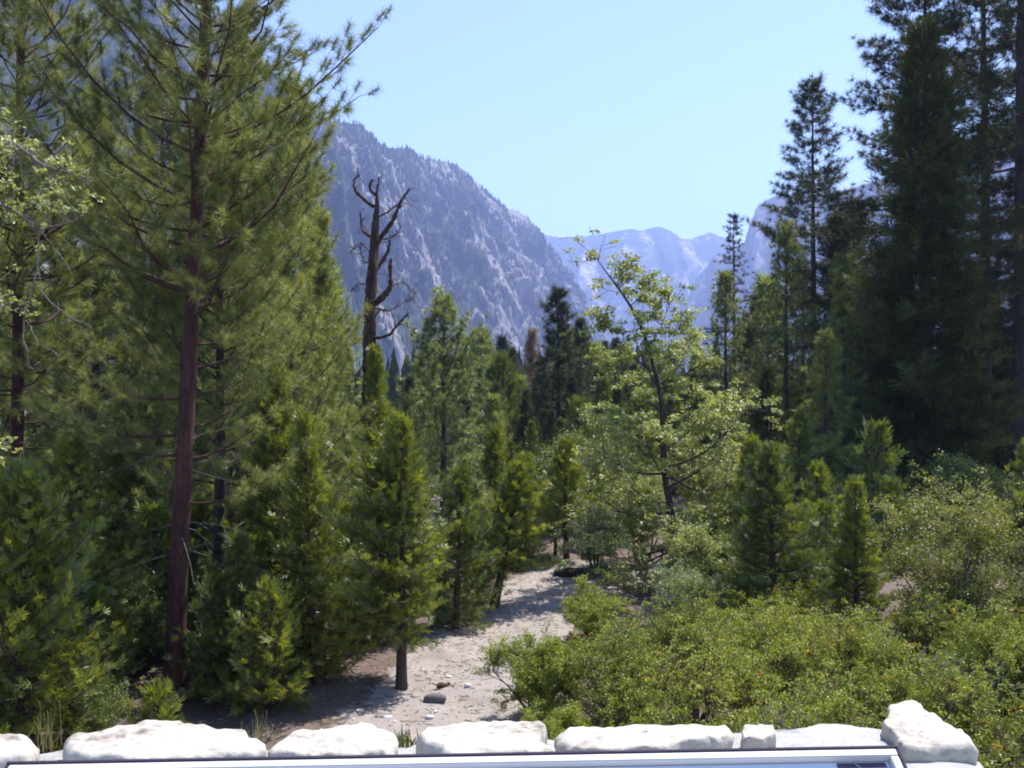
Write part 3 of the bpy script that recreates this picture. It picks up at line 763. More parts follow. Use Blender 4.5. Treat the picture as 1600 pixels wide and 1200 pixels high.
MR = mountain_mat("granite_and_forest", (.195, .182, .18), (.034, .048, .024), .66)
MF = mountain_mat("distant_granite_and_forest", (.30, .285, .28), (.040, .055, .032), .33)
spur_ridge = [(-420, -420, 800), (-100, -200, 900), (250, -30, 1080), (330, 25, 1120), (400, 85, 1170), (470, 160, 1260), (500, 184, 1320), (525, 189, 1380), (552, 191, 1420), (580, 206, 1460), (590, 222, 1470),
              (606, 230, 1500), (640, 231, 1560), (652, 243, 1590), (660, 246, 1610), (690, 250, 1660), (716, 257, 1700), (740, 279, 1750), (765, 303, 1800), (790, 324, 1850), (812, 330, 1890), (832, 346, 1930),
              (845, 363, 1960), (853, 384, 1980), (866, 394, 2010), (873, 415, 2030), (882, 436, 2050), (895, 476, 2080), (908, 510, 2100), (925, 545, 2120), (950, 600, 2150)]
spur_foot = [(-330, 300), (-240, 420), (-170, 560), (-110, 700), (-50, 860), (0, 1020), (60, 1200), (120, 1400), (170, 1600), (215, 1800), (235, 1990)]
SG, SF, snv = mountain("left_mountain", spur_ridge, spur_foot, 520, 210, 56, 26, 1, MR, rough_ridge=3, fbase=.63, depthk=1.5, fgrad=.55)
far_ridge = [(500, 372, 6000), (700, 362, 6000), (800, 368, 6000), (850, 366, 6000), (880, 371, 6000), (905, 370, 6000), (935, 366, 6000), (957, 362, 6000), (985, 357, 6050), (1003, 360, 6050), (1016, 356, 6050), (1030, 353, 6050), (1046, 359, 6050), (1062, 368, 6000),
             (1080, 373, 6000), (1096, 367, 5950), (1110, 363, 5950), (1130, 370, 5900), (1160, 379, 5900), (1200, 385, 5900), (1300, 380, 5900), (1450, 360, 5900)]
far_foot = [(-1500, 4300), (-700, 4200), (0, 4100), (500, 4000), (900, 4000), (1500, 4000), (2600, 4000)]
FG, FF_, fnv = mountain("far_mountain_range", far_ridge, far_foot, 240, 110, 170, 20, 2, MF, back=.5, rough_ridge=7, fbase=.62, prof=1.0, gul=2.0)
right_ridge = [(1035, 560, 3200), (1058, 505, 3150), (1072, 470, 3100), (1092, 432, 3050), (1118, 400, 3000), (1150, 388, 2960), (1166, 378, 2930), (1172, 352, 2900), (1184, 322, 2880), (1196, 313, 2860), (1212, 306, 2840), (1245, 300, 2800), (1300, 300, 2700),
               (1345, 290, 2600), (1420, 262, 2450), (1500, 232, 2300), (1580, 200, 2150), (1680, 150, 2000), (1850, 60, 1800), (2100, -60, 1500)]
right_foot = [(330, 2700), (420, 2500), (520, 2300), (600, 2000), (680, 1700), (760, 1300), (820, 900)]
RG_, RF_, rnv = mountain("right_mountain", right_ridge, right_foot, 230, 110, 80, 22, 3, MR, rough_ridge=4, fbase=.74, depthk=1.4)

def slope_trees(name, label, G, Fo, nv, count, hmin, hmax, seed, thr=.38, mat="pine_dark"):
    """a far-off wood on a slope: thousands of small pointed crowns, one mass"""
    rg = np.random.default_rng(seed); nu = G.shape[0]
    k = count * 5
    a = rg.random(k) * (nu - 2); b = (rg.random(k) ** .75) * (nv - 1)
    f = Fo[a.astype(int), b.astype(int)]
    keep = (f + rg.normal(0, .16, k) > thr)
    a, b = a[keep][:count], b[keep][:count]
    P = G[a.astype(int), b.astype(int)] * (1 - (a % 1))[:, None] + G[a.astype(int) + 1, b.astype(int)] * (a % 1)[:, None]
    n = len(P); hh = rg.uniform(hmin, hmax, n); rr = hh * rg.uniform(.15, .26, n)
    g = Geo()
    an = np.arange(5) / 5 * 6.283
    for z0, z1, rs in ((0.0, .62, 1.0), (.38, 1.0, .66)):
        ang = an[None, :] + rg.random((n, 1)) * 6; rj = rr[:, None] * rs * rg.uniform(.6, 1.25, (n, 5))
        ring = P[:, None, :] + np.stack([np.cos(ang) * rj, np.sin(ang) * rj, (z0 * hh)[:, None] + rg.uniform(-.05, .05, (n, 5)) * hh[:, None]], -1)
        tip = P + np.stack([rg.normal(0, .03, n) * hh, rg.normal(0, .03, n) * hh, z1 * hh], -1)
        V = np.concatenate([ring, tip[:, None, :]], 1).reshape(-1, 3)
        base = (np.arange(n) * 6)[:, None, None]
        T = np.array([[q, (q + 1) % 5, 5] for q in range(5)])[None] + base
        g.add(V, T.reshape(-1, 3), np.repeat(np.clip(rg.normal(.5, .2, n), 0, 1), 5))
    o = g.build(name, M[mat]); return tag(o, label, "forest", None, "stuff")
slope_trees("slope_forest", "sparse dark conifers dotted over the left mountain's granite slope", SG, SF, snv, 12000, 6, 15, 5)
slope_trees("slope_forest", "dark conifers dotted over the right mountain's hazy cliffs", RG_, RF_, rnv, 3000, 8, 18, 6)

# ------------------------------------------------------------------ haze: one closed box of even pale air
hz = newmat("valley_haze"); m, nt, nd, lk = hz
pv = nd.new("ShaderNodeVolumePrincipled"); pv.inputs["Color"].default_value = (.40, .52, .95, 1); pv.inputs["Density"].default_value = 1.9e-4
pv.inputs["Anisotropy"].default_value = .15
o_ = nd.new("ShaderNodeOutputMaterial"); lk.new(pv.outputs[0], o_.inputs["Volume"])
g = Geo(); V = np.array([[x, y, z] for z in (-8.5, 1085) for y in (-1000, 7900) for x in (-7300, 7300)], float)
g.add(V, [[0, 2, 3, 1], [4, 5, 7, 6], [0, 1, 5, 4], [2, 6, 7, 3], [0, 4, 6, 2], [1, 3, 7, 5]])
haze = g.build("haze", m); tag(haze, "pale blue air filling the valley", "haze", None, "stuff")
# ------------------------------------------------------------------ broadleaf trees and shrubs
def limb_paths(rg, start, dirs, lens, ns=7, sag=0.0, wob=.05):
    """curved limbs: start (B,3), dirs (B,3), lens (B,)"""
    B = len(start); s = np.linspace(0, 1, ns)
    P = start[:, None, :] + dirs[:, None, :] * (lens[:, None] * s)[..., None]
    P[..., 2] -= sag * lens[:, None] * s ** 2
    P += np.cumsum(rg.normal(0, wob, (B, ns, 3)) * (lens / ns)[:, None, None], axis=1) * (s[None, :, None] > 0)
    return P

def sub_branches(rg, P, per, f0, ang, lfac, up=0.0, flat=1.0):
    """side shoots from limbs P (B,n,3)"""
    B, n, _ = P.shape
    bi = np.repeat(np.arange(B), per); K = len(bi)
    f = (f0 + (1 - f0) * rg.random(K)) * (n - 1); f[::per] = n - 1.001
    i0 = np.minimum(f.astype(int), n - 2); fr = (f - i0)[:, None]
    p = P[bi, i0] * (1 - fr) + P[bi, i0 + 1] * fr
    t = norm(P[bi, i0 + 1] - P[bi, i0])
    r = unit(rg, K); r[:, 2] *= flat; r = norm(r - t * (r * t).sum(-1, keepdims=True))
    a = R(1) * rg.uniform(ang * .5, ang * 1.2, K)
    d = t * np.cos(a)[:, None] + r * np.sin(a)[:, None]; d[:, 2] += up
    L = np.linalg.norm(P[:, -1] - P[:, 0], axis=1)[bi] * lfac * rg.uniform(.6, 1.25, K)
    return p, norm(d), L

def shrub(name, px, D, h, rad, mat, stemmat, label, cat, group=None, seed=1, n_stem=9, leaf=.045, per=10, spread=.75, dens=1.0, loc=None, clust=.12, upr=1.0, ry=None, lift=0.0):
    """several stems from the ground, each dividing twice, leaf clusters along the last shoots"""
    rg = np.random.default_rng(seed); X, Y = (gx(px, D), D) if loc is None else loc
    root = empty(name, (X, Y, float(zg(X, Y)) - .03), label, cat, group)
    gs, gl = Geo(), Geo(); px_m = D / 1005
    az = rg.random(n_stem) * 6.28; tl = rg.uniform(.15, 1.0, n_stem)
    ex = np.stack([np.cos(az) * tl * rad * spread, np.sin(az) * tl * (ry or rad) * spread, h * upr * (1 - .42 * tl ** 2) * rg.uniform(.75, 1.0, n_stem)], 1)
    L = np.linalg.norm(ex, axis=1); d = ex / L[:, None]
    st = np.stack([np.cos(az), np.sin(az), 0 * az], 1) * .05 * rad
    P = limb_paths(rg, st, d, L * .92, 7, 0, .12)
    s = np.linspace(0, 1, 7); r0 = .012 + .009 * h
    V, Q = tubes(P, (r0 * (1.05 - .8 * s))[None, :].repeat(n_stem, 0), 5); gs.add(V, Q)
    p1, d1, l1 = sub_branches(rg, P, int(7 * dens) + 1, .25, 60, .38, .18)
    P1 = limb_paths(rg, p1, d1, l1, 5, 0, .14)
    V, Q = tubes(P1, np.maximum(.006 * (1.1 - .8 * np.linspace(0, 1, 5)), px_m * .16)[None, :].repeat(len(P1), 0), 3); gs.add(V, Q)
    p2, d2, l2 = sub_branches(rg, P1, int(6 * dens) + 1, .2, 60, .45, .2)
    P2 = limb_paths(rg, p2, d2, l2, 3, 0, .12)
    V, Q = tubes(P2, np.full((len(P2), 3), max(.003, px_m * .12)), 3); gs.add(V, Q)
    c = np.concatenate([P2[:, -1], P2[:, 1], P1[:, -1]])
    c = c[c[:, 2] > lift]
    bt = np.clip(rg.normal(.5, .16, len(c)) + .10 * np.sin(c[:, 0] * 5 / rad + seed) , 0, 1)
    lf = max(leaf, px_m * 1.5)
    leaves(gl, rg, c, bt, max(3, int(per * (leaf / lf) ** 1.2)), clust, lf, .55, .6)
    gs.build("stems", M[stemmat], root, True); gl.build("foliage", M[mat], root)
    return root

# ---------------- the black oak in the middle distance
def oak_tree():
    D = 24.0; rg = np.random.default_rng(21); X0, k = gx(1052, D), D / F
    root = empty("oak_tree", (X0, D, -.04), "slender oak with glossy light green leaves and an open top, beside the path", "tree")
    pt = lambda px, py, y=0: np.array([gx(px, D) - X0, y, gz(py, D) + .04])
    gs, gl = Geo(), Geo()
    trunk = [pt(1056, 918), pt(1052, 870), pt(1048, 800), pt(1040, 745, .1), pt(1036, 690), pt(1034, 640, -.1), pt(1029, 600), pt(1016, 550, .05), pt(1003, 512), pt(985, 478, -.05), pt(968, 452), pt(948, 425, .05), pt(930, 400)]
    tr = np.array([.115, .10, .09, .082, .074, .066, .058, .05, .042, .034, .026, .016, .008])
    V, Q = bark_tube(trunk, tr, 10, 70, .07, 3, .4); gs.add(V, Q)
    T = np.array(trunk)
    # limbs: (start px,py) -> (end px,py), depth offset at end, radius
    lim = [((1030, 605), (985, 520), -.3, .03), ((1034, 640), (1128, 628), .2, .034), ((1036, 690), (1090, 632), -.8, .03), ((1030, 600), (1085, 545), .5, .03), ((1012, 540), (1060, 470), .3, .024), ((1003, 512), (1058, 505), -.4, .02),
           ((985, 478), (1020, 425), .25, .018), ((968, 452), (985, 418), -.2, .014), ((1016, 550), (955, 555), .5, .022), ((1003, 512), (950, 515), -.3, .016), ((1036, 690), (945, 640), .6, .034), ((1040, 740), (930, 700), -.5, .036),
           ((1042, 760), (1140, 700), .6, .036), ((1040, 745), (1125, 760), -.9, .034), ((1046, 800), (930, 790), .8, .034), ((1048, 820), (1130, 800), -.6, .032), ((1050, 850), (915, 850), -.8, .034), ((1050, 860), (940, 905), .4, .03), ((1052, 870), (1120, 880), .9, .03),
           ((1040, 740), (1000, 690), -1.6, .034), ((1036, 690), (1070, 680), 1.7, .034), ((1046, 800), (1030, 790), -1.7, .034), ((1050, 850), (1070, 850), 1.6, .03), ((1050, 840), (1000, 880), -1.3, .03), ((1034, 640), (1010, 610), 1.2, .028), ((1030, 605), (1075, 585), -.9, .026),
           ((1052, 880), (985, 945), -.7, .026), ((1054, 890), (1030, 940), -1.2, .024), ((1046, 790), (960, 735), 1.2, .03), ((1042, 760), (1100, 720), 1.3, .03), ((1040, 730), (1165, 634), .1, .034), ((1036, 690), (965, 668), -1.0, .03)]
    s = np.linspace(0, 1, 8)
    A = np.array([np.r_[pt(*a), pt(*b, dy)] for a, b, dy, r in lim]); rr = np.array([r for *_, r in lim])
    P = A[:, None, :3] + (A[:, 3:] - A[:, :3])[:, None, :] * s[None, :, None]
    ln = np.linalg.norm(A[:, 3:] - A[:, :3], axis=1)
    P[..., 2] -= (.10 * ln)[:, None] * np.sin(np.pi * s)
    P += np.cumsum(rg.normal(0, .03, P.shape), 1) * (s > 0)[None, :, None]
    V, Q = tubes(P, rr[:, None] * (1.0 - .75 * s)[None, :], 6); gs.add(V, Q)
    # include the top of the trunk as a leafy limb
    top = T[7:]; d = np.linspace(0, 1, len(top))
    tp = np.stack([np.interp(s, d, top[:, j]) for j in range(3)], 1)[None]
    PP = np.concatenate([P, tp])
    p1, d1, l1 = sub_branches(rg, PP, 11, .28, 62, .36, .10, .5)
    l1 = np.minimum(l1, .75)
    P1 = limb_paths(rg, p1, d1, l1, 5, 0, .12)
    V, Q = tubes(P1, np.maximum(.009 * (1.1 - .8 * np.linspace(0, 1, 5)), .004)[None, :].repeat(len(P1), 0), 4); gs.add(V, Q)
    p2, d2, l2 = sub_branches(rg, P1, 3, .3, 60, .5, .08, .5)
    P2 = limb_paths(rg, p2, d2, l2, 3, 0, .1)
    V, Q = tubes(P2, np.full((len(P2), 3), .0045), 3); gs.add(V, Q)
    c = np.concatenate([P2[:, -1], P1[:, -1]])
    zt = gz(430, D)
    keep = (rg.random(len(c)) < .93) & ((c[:, 2] < zt) | (rg.random(len(c)) < .35))
    c = c[keep]
    c = np.r_[c, pt(925, 398)[None] + rg.normal(0, .06, (5, 3))]
    leaves(gl, rg, c, np.clip(rg.normal(.5, .2, len(c)), 0, 1), 22, .18, .10, .62, .9, .55)
    gs.build("trunk", M["bark_oak"], root, True); gl.build("crown", M["oak"], root)
oak_tree()

# ---------------- the oak at the left edge: trunk out of frame, one branch with bare drooping twigs in it
def edge_oak():
    D = 9.5; rg = np.random.default_rng(31); X0 = gx(-330, D)
    root = empty("oak_tree", (X0, D, float(zg(X0, D))), "oak reaching in at the left edge with pale leaf sprays and bare hanging twigs", "tree")
    z0 = float(zg(X0, D))
    pt = lambda px, py, y=0: np.array([gx(px, D) - X0, y, gz(py, D) - z0])
    gs, gl = Geo(), Geo()
    V, Q = bark_tube([np.array([0, 0, -.1]), np.array([.05, 0, 2]), np.array([.15, .05, 4.2]), np.array([.2, .1, 6.5])], [.16, .14, .11, .04], 12, 50, .06, 5, .3); gs.add(V, Q)
    base = np.array([.15, .05, 4.2])
    def poly(pts, r0, r1, mat=0, leafn=0):
        P = np.array(pts); d = np.linspace(0, 1, len(P)); s = np.linspace(0, 1, 26)
        q = np.stack([np.interp(s, d, P[:, j]) for j in range(3)], 1)
        q += np.cumsum(rg.normal(0, .006, q.shape), 0)
        V, Q = tubes(q[None], (r0 + (r1 - r0) * s)[None], 6); gs.add(V, Q, .5, mat)
        return q
    b1 = poly([base, pt(-120, 230), pt(10, 215, .1), pt(60, 250, .1), pt(135, 271, .15)], .04, .007, 1)
    b2 = poly([base + (0, 0, -.6), pt(-120, 330), pt(-10, 310), pt(35, 335), pt(60, 360), pt(120, 340)], .035, .005, 1)
    poly([pt(35, 335), pt(52, 345), pt(55, 400, .05), pt(38, 480, .05), pt(36, 530), pt(46, 552), pt(47, 578), pt(62, 581)], .009, .0035, 1)
    poly([pt(52, 400, .05), pt(60, 460, .1), pt(100, 495, .1), pt(128, 510, .1), pt(95, 530, .1)], .006, .003, 1)
    poly([pt(40, 500), pt(60, 535, -.1), pt(92, 558, -.1)], .005, .003, 1)
    poly([pt(60, 360), pt(80, 385, .1), pt(96, 415, .1)], .005, .003, 1)
    poly([pt(20, 312), pt(24, 290), pt(22, 262), pt(2, 215)], .007, .004, 1)
    b3 = poly([base + (0, 0, -1.4), pt(-140, 480), pt(-40, 470), pt(20, 485)], .03, .006, 1)
    b4 = poly([base + (0, 0, -2.4), pt(-140, 690), pt(-60, 690), pt(8, 700)], .03, .006, 1)
    cs = []
    for px, py, n, sp in ((40, 225, 5, 14), (85, 265, 7, 16), (20, 300, 9, 18), (60, 315, 9, 20), (105, 305, 9, 18), (125, 315, 4, 10), (95, 255, 5, 12), (10, 350, 5, 16), (10, 465, 7, 18), (30, 485, 4, 10), (0, 690, 6, 14), (5, 720, 5, 14), (10, 240, 4, 14)):
        for _ in range(n): cs.append(pt(px + rg.normal(0, sp), py + rg.normal(0, sp * .6), rg.normal(0, .15)))
    for q in (b1, b2, b3, b4):
        for _ in range(50): cs.append(q[rg.integers(4, 22)] + np.array([-rg.random() * .8, rg.normal(0, .3), rg.normal(.1, .25)]))
    cs = np.array(cs)
    # short twigs that carry the clusters
    bb = np.concatenate([b1, b2, b3, b4])
    for c in cs:
        n0 = bb[np.argmin(((bb - c) ** 2).sum(1))]
        V, Q = tubes(np.stack([n0, (n0 + c) / 2 + rg.normal(0, .02, 3), c])[None], np.array([[.004, .003, .002]]), 3); gs.add(V, Q, .5, 1)
    leaves(gl, rg, cs, np.clip(rg.normal(.55, .18, len(cs)), 0, 1), 10, .075, .055, .6, .7)
    gs.build("trunk", [M["bark_oak"], M["twig_grey"]], root, True); gl.build("crown", M["oak"], root)
edge_oak()

# ---------------- the dead snag
def snag():
    D = 28.0; rg = np.random.default_rng(41); X0 = gx(574, D)
    root = empty("dead_tree", (X0, D, -.04), "bare reddish dead tree trunk with twisted upturned limbs rising above the cedars", "tree")
    pt = lambda px, py, y=0: np.array([gx(px, D) - X0, y, gz(py, D) + .04])
    gt = Geo()
    V, Q = bark_tube([pt(572, 900), pt(574, 740), pt(576, 640), pt(577, 550), pt(579, 480), pt(583, 400), pt(586, 350), pt(589, 320), pt(588, 300)], [.27, .22, .195, .175, .16, .135, .10, .065, .028], 16, 130, .17, 9, .3); gt.add(V, Q)
    gl = Geo()
    k = D / F
    def poly(pts, r0, r1, curl=.012):
        P = np.array([pt(*p) for p in pts]); d = np.linspace(0, 1, len(P)); s = np.linspace(0, 1, 26)
        q = np.stack([np.interp(s, d, P[:, j]) for j in range(3)], 1)
        for _ in range(2): q[1:-1] = (q[:-2] + 2 * q[1:-1] + q[2:]) / 4
        q[1:] += np.cumsum(rg.normal(0, curl, (25, 3)), 0) * .6
        r = (r0 + (r1 - r0) * s) * (1 + rg.normal(0, .17, 26))
        V, Q = tubes(q[None], np.abs(r)[None], 8); gl.add(V, Q); return q
    qs = [poly([(586, 385), (600, 368, -.2), (614, 348, -.3), (622, 332, -.3), (630, 312, -.3), (641, 296, -.3)], .085, .035),
          poly([(583, 322), (572, 316, -.2), (560, 306, -.3), (554, 292, -.3), (556, 281, -.3), (566, 275, -.3)], .055, .02),
          poly([(588, 306), (581, 300), (580, 292), (584, 284)], .045, .025), poly([(588, 305), (590, 292), (592, 276)], .04, .012),
          poly([(584, 372), (568, 362, .2), (560, 345, .3), (558, 325, .3)], .05, .02), poly([(584, 340), (600, 332), (612, 325), (622, 318)], .03, .012),
          poly([(580, 475), (596, 468, -.3), (608, 456, -.4), (613, 440, -.4), (610, 425, -.4), (613, 405, -.4)], .10, .04), poly([(583, 425), (596, 408, .3), (603, 390, .4), (607, 375, .4)], .08, .03),
          poly([(578, 528), (596, 530, -.3), (612, 525, -.4), (622, 508, -.4), (637, 492, -.4)], .055, .028), poly([(577, 528), (562, 532, -.2), (556, 520, -.3)], .05, .025),
          poly([(584, 372), (605, 374), (618, 366), (622, 352)], .03, .012), poly([(582, 410), (566, 408), (560, 395), (562, 378)], .028, .010), poly([(580, 445), (560, 442, .2), (548, 450, .3)], .02, .008),
          poly([(582, 400), (562, 380, .1), (545, 388, .2)], .018, .008), poly([(612, 450, -.4), (630, 444), (648, 460)], .022, .008), poly([(580, 480), (606, 486, .2), (622, 478, .3), (645, 464, .3)], .022, .008),
          poly([(579, 500), (592, 482, -.2), (600, 486, -.2)], .03, .012), poly([(577, 560), (560, 590, -.4), (556, 640, -.5)], .03, .012), poly([(576, 650), (598, 660, -.5), (610, 640, -.6)], .025, .01),
          poly([(576, 690), (560, 720, -.6), (553, 760, -.7)], .03, .012), poly([(576, 670), (562, 690, -.5), (557, 712, -.6)], .025, .01)]
    # fine dead twigs on the limbs
    Q_ = np.array([q[::4][:7] for q in qs]); p1, d1, l1 = sub_branches(rg, Q_, 12, .25, 75, .30, -.05)
    P1 = limb_paths(rg, p1, d1, np.minimum(l1, .55), 6, .1, .35)
    V, Q = tubes(P1, (.011 * (1.1 - .8 * np.linspace(0, 1, 6)))[None, :].repeat(len(P1), 0), 4); gl.add(V, Q)
    gt.build("trunk", M["snag"], root, True); gl.build("limbs", M["snag"], root, True)
snag()

# ---------------- conifers: name, px, D, height, trunk radius, crown radius, crown base, style, leaves, bark
H = lambda py, D: gz(py, D)
# left group
conifer("pine_tree", 275, 15.0, 18.5, .150, 2.85, .17, "pine", "pine", "bark_red", "large long-needled pine with a straight reddish trunk at the left foreground", seed=11, lean=(.70, 0), gapfront=6.0, dead=18, dens=1.0)
conifer("pine_tree", 343, 17.6, H(190, 17.6), .135, 2.55, .09, "pine", "pine", "bark_dark", "full sunlit pine with a thin dark trunk just right of the reddish pine trunk", seed=12, gapfront=4.2, dead=34, tshift=.08, dens=1.1)
conifer("pine_tree", 22, 18.0, 16.5, .14, 2.4, .22, "pine", "pine", "bark_red", "tall pine at the left edge whose bare upper trunk meets the frame top", seed=13, lean=(.15, 0), dead=10)
conifer("pine_tree", 455, 21.5, H(120, 21.5), .16, 1.75, .10, "pine", "pine", "bark_dark", "soft green pine behind the sunlit pine, its pointed top against the sky", seed=14, tshift=.12, dens=1.15)
conifer("pine_tree", 150, 22.0, H(150, 22), .15, 2.2, .1, "pine", "pine", "bark_dark", "pine in the left thicket behind the hanging oak branch", seed=15, dens=1.0)
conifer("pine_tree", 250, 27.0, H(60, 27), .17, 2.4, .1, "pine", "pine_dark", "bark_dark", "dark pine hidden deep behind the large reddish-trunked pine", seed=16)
conifer("pine_tree", -60, 24.0, H(60, 24), .17, 2.6, .1, "pine", "pine", "bark_dark", "pine cut off by the left edge behind the tall edge pine", seed=17)
conifer("pine_tree", 498, 25.0, H(330, 25), .11, 1.15, .08, "pine", "pine", "bark_dark", "short bushy pine leaning against the left side of the dead snag", seed=18, tshift=.1, dens=1.2)
conifer("pine_tree", 372, 24.5, H(20, 24.5), .16, 2.0, .12, "pine", "pine", "bark_dark", "tall pine between the reddish-trunked pine and the soft pointed-top pine", seed=19, tshift=.04)
# left low cedars
conifer("cedar_tree", 40, 12.6, 3.5, .07, 1.35, .04, "cedar", "cedar", "bark_cedar", "bright yellow-green young cedar low at the left edge, behind the wall's first stone", seed=21, dens=.9)
conifer("cedar_tree", 118, 15.2, 3.9, .07, 1.2, .05, "cedar", "cedar", "bark_cedar", "young cedar between the left-edge cedar and the reddish pine trunk", seed=22, dens=.8)
conifer("cedar_tree", -30, 16.5, 4.8, .08, 1.2, .05, "cedar", "cedar_deep", "bark_cedar", "deep green cedar partly outside the left edge, taller than the yellow one before it", seed=23, dens=.8)
conifer("cedar_tree", 200, 19.5, 4.6, .08, 1.3, .05, "cedar", "cedar_deep", "bark_cedar", "shaded cedar in the dark gap left of the reddish pine trunk", seed=24, dens=.8)
conifer("cedar_tree", 492, 15.8, 4.2, .06, .86, .03, "cedar", "cedar", "bark_cedar", "dense yellow-green young cedar at the left border of the path", seed=25, dens=1.0)
conifer("cedar_tree", 425, 14.4, 1.75, .05, .8, .03, "cedar", "cedar", "bark_cedar", "low bushy cedar right of the thin dark pine trunk, behind the wall", seed=26, dens=.9)
conifer("cedar_tree", 540, 18.4, 2.5, .05, .55, .05, "cedar", "cedar", "bark_cedar", "small cedar in the shade behind the path's left border", seed=27, dens=.9)
conifer("cedar_tree", 410, 24.0, 5.2, .08, 1.5, .05, "cedar", "cedar_deep", "bark_cedar", "dark cedar filling the shade behind the two left pine trunks", seed=28, dens=.7)
conifer("cedar_tree", 245, 12.2, .95, .03, .5, .03, "cedar", "cedar", "bark_cedar", "tiny bright cedar seedling peeking over the long hump-backed capstone", cat="sapling", seed=29, dens=1.0)
conifer("cedar_tree", 432, 17.0, 4.9, .07, 1.0, .03, "cedar", "cedar", "bark_cedar", "tall bright cedar in the pine foliage left of the path-border cedar", seed=44, dens=.95)
conifer("cedar_tree", 385, 15.2, 2.4, .05, .8, .03, "cedar", "cedar_deep", "bark_cedar", "dark low cedar at the foot of the thin dark pine trunk", seed=45, dens=.9)
conifer("cedar_tree", 200, 16.6, 2.2, .05, .75, .03, "cedar", "cedar_deep", "bark_cedar", "dark low cedar just left of the reddish pine trunk's foot", seed=46, dens=.9)
# beside the path
conifer("cedar_tree", 628, 15.6, H(656, 15.6), .085, 1.10, .20, "cedar", "cedar", "bark_cedar", "young cedar standing alone at the path's left edge with a bare lower trunk", seed=31, dens=1.15, dead=6, lean=(-.02, 0))
conifer("cedar_tree", 585, 18.2, H(715, 18.2), .07, .75, .06, "cedar", "cedar_deep", "bark_cedar", "darker cedar just behind the lone path-edge cedar on its left", seed=32, dens=1.0)
conifer("cedar_tree", 606, 24.0, H(545, 24), .11, 1.0, .06, "cedar", "cedar", "bark_cedar", "taller cedar whose round top hides the middle of the dead snag", seed=33, dens=.95)
conifer("cedar_tree", 712, 19.6, H(735, 19.6), .07, .78, .03, "cedar", "cedar_deep", "bark_cedar", "deep green cedar right of the lone path-edge cedar, foliage down to the ground", seed=34, dens=1.0)
conifer("cedar_tree", 738, 21.2, H(850, 21.2), .05, .5, .03, "cedar", "cedar", "bark_cedar", "small bright cedar between the deep green cedar and the bent trunk", seed=35, dens=1.0)
conifer("pine_tree", 693, 29.0, H(468, 29), .12, 1.65, .16, "pine", "pine_pale", "bark_dark", "soft pale green pine with a slim trunk behind the path-side cedars", seed=36, dens=1.15, dead=10)
conifer("pine_tree", 745, 24.5, H(755, 24.5), .06, .85, .05, "pine", "pine_pale", "bark_dark", "small greyish pine sapling with soft tufts above the bent trunk", cat="sapling", seed=37, dens=1.3)
conifer("cedar_tree", 772, 21.7, H(725, 21.7), .10, .82, .27, "cedar", "cedar", "bark_cedar", "cedar with a thick bent trunk leaning over the path", seed=38, dens=1.15, lean=(.55, 0), leancurve=.02)
conifer("cedar_tree", 772, 26.5, H(668, 26.5), .08, .85, .06, "cedar", "cedar", "bark_cedar", "pointed cedar behind the bent-trunk cedar, left of its double", seed=39, dens=.9)
conifer("cedar_tree", 822, 27.5, H(712, 27.5), .08, .8, .06, "cedar", "cedar", "bark_cedar", "pointed cedar behind the bent-trunk cedar, right of its double", seed=40, dens=.9)
conifer("cedar_tree", 885, 27.2, H(690, 27.2), .09, .85, .27, "cedar", "cedar", "bark_cedar", "cedar on several thin stems above the dark fallen log", seed=41, dens=1.0)
conifer("cedar_tree", 868, 28.2, H(735, 28.2), .06, .6, .3, "cedar", "cedar_deep", "bark_cedar", "slim cedar stem left of the cedar above the dark fallen log", seed=42, dens=.9)
conifer("cedar_tree", 932, 30.0, H(722, 30), .08, .75, .1, "cedar", "cedar", "bark_cedar", "cedar between the log-side cedar and the leafy oak", seed=43, dens=.9)
# middle and right
conifer("cedar_tree", 1207, 18.8, H(697, 18.8), .09, 1.15, .03, "cedar", "cedar_deep", "bark_cedar", "broad cedar right of the leafy oak, rising from the green thicket", seed=51, dens=1.0)
conifer("cedar_tree", 1178, 22.5, H(690, 22.5), .07, .85, .05, "cedar", "cedar", "bark_cedar", "yellow-green cedar tip behind the broad cedar's left shoulder", seed=52, dens=.9)
conifer("cedar_tree", 1338, 18.4, H(752, 18.4), .07, .80, .03, "cedar", "cedar", "bark_cedar", "narrow bright cedar spire in front of the dark right-hand forest", seed=53, dens=1.05)
conifer("cedar_tree", 1272, 25.0, H(725, 25), .07, 1.0, .05, "cedar", "cedar", "bark_cedar", "soft cedar between the broad cedar and the narrow spire", seed=54, dens=.9)
conifer("cedar_tree", 1240, 30.0, H(640, 30), .09, .9, .05, "cedar", "cedar_deep", "bark_cedar", "cedar behind the broad cedar, taller and in half shade", seed=55, dens=.8)
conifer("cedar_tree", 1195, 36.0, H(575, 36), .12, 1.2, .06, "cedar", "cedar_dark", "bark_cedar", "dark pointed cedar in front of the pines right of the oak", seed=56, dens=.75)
conifer("cedar_tree", 1612, 17.0, H(775, 17), .07, .62, .03, "cedar", "cedar", "bark_cedar", "bright green cedar cut by the right edge behind the olive shrub", seed=57, dens=1.0)
conifer("pine_tree", 1228, 44.0, H(350, 44), .15, 1.75, .25, "pine", "pine", "bark_dark", "full pointed pine left of the tallest open pine against the sky", seed=61, dens=.95)
conifer("fir_tree", 1147, 62.0, H(328, 62), .17, 1.75, .45, "layer", "pine_dark", "bark_dark", "thin tiered fir with open horizontal branches against the far peaks", seed=62, dens=1.0)
conifer("pine_tree", 1134, 46.0, H(428, 46), .15, 1.5, .25, "pine", "pine", "bark_dark", "bushy-topped pine in front of the thin tiered fir", seed=63, dens=1.0)
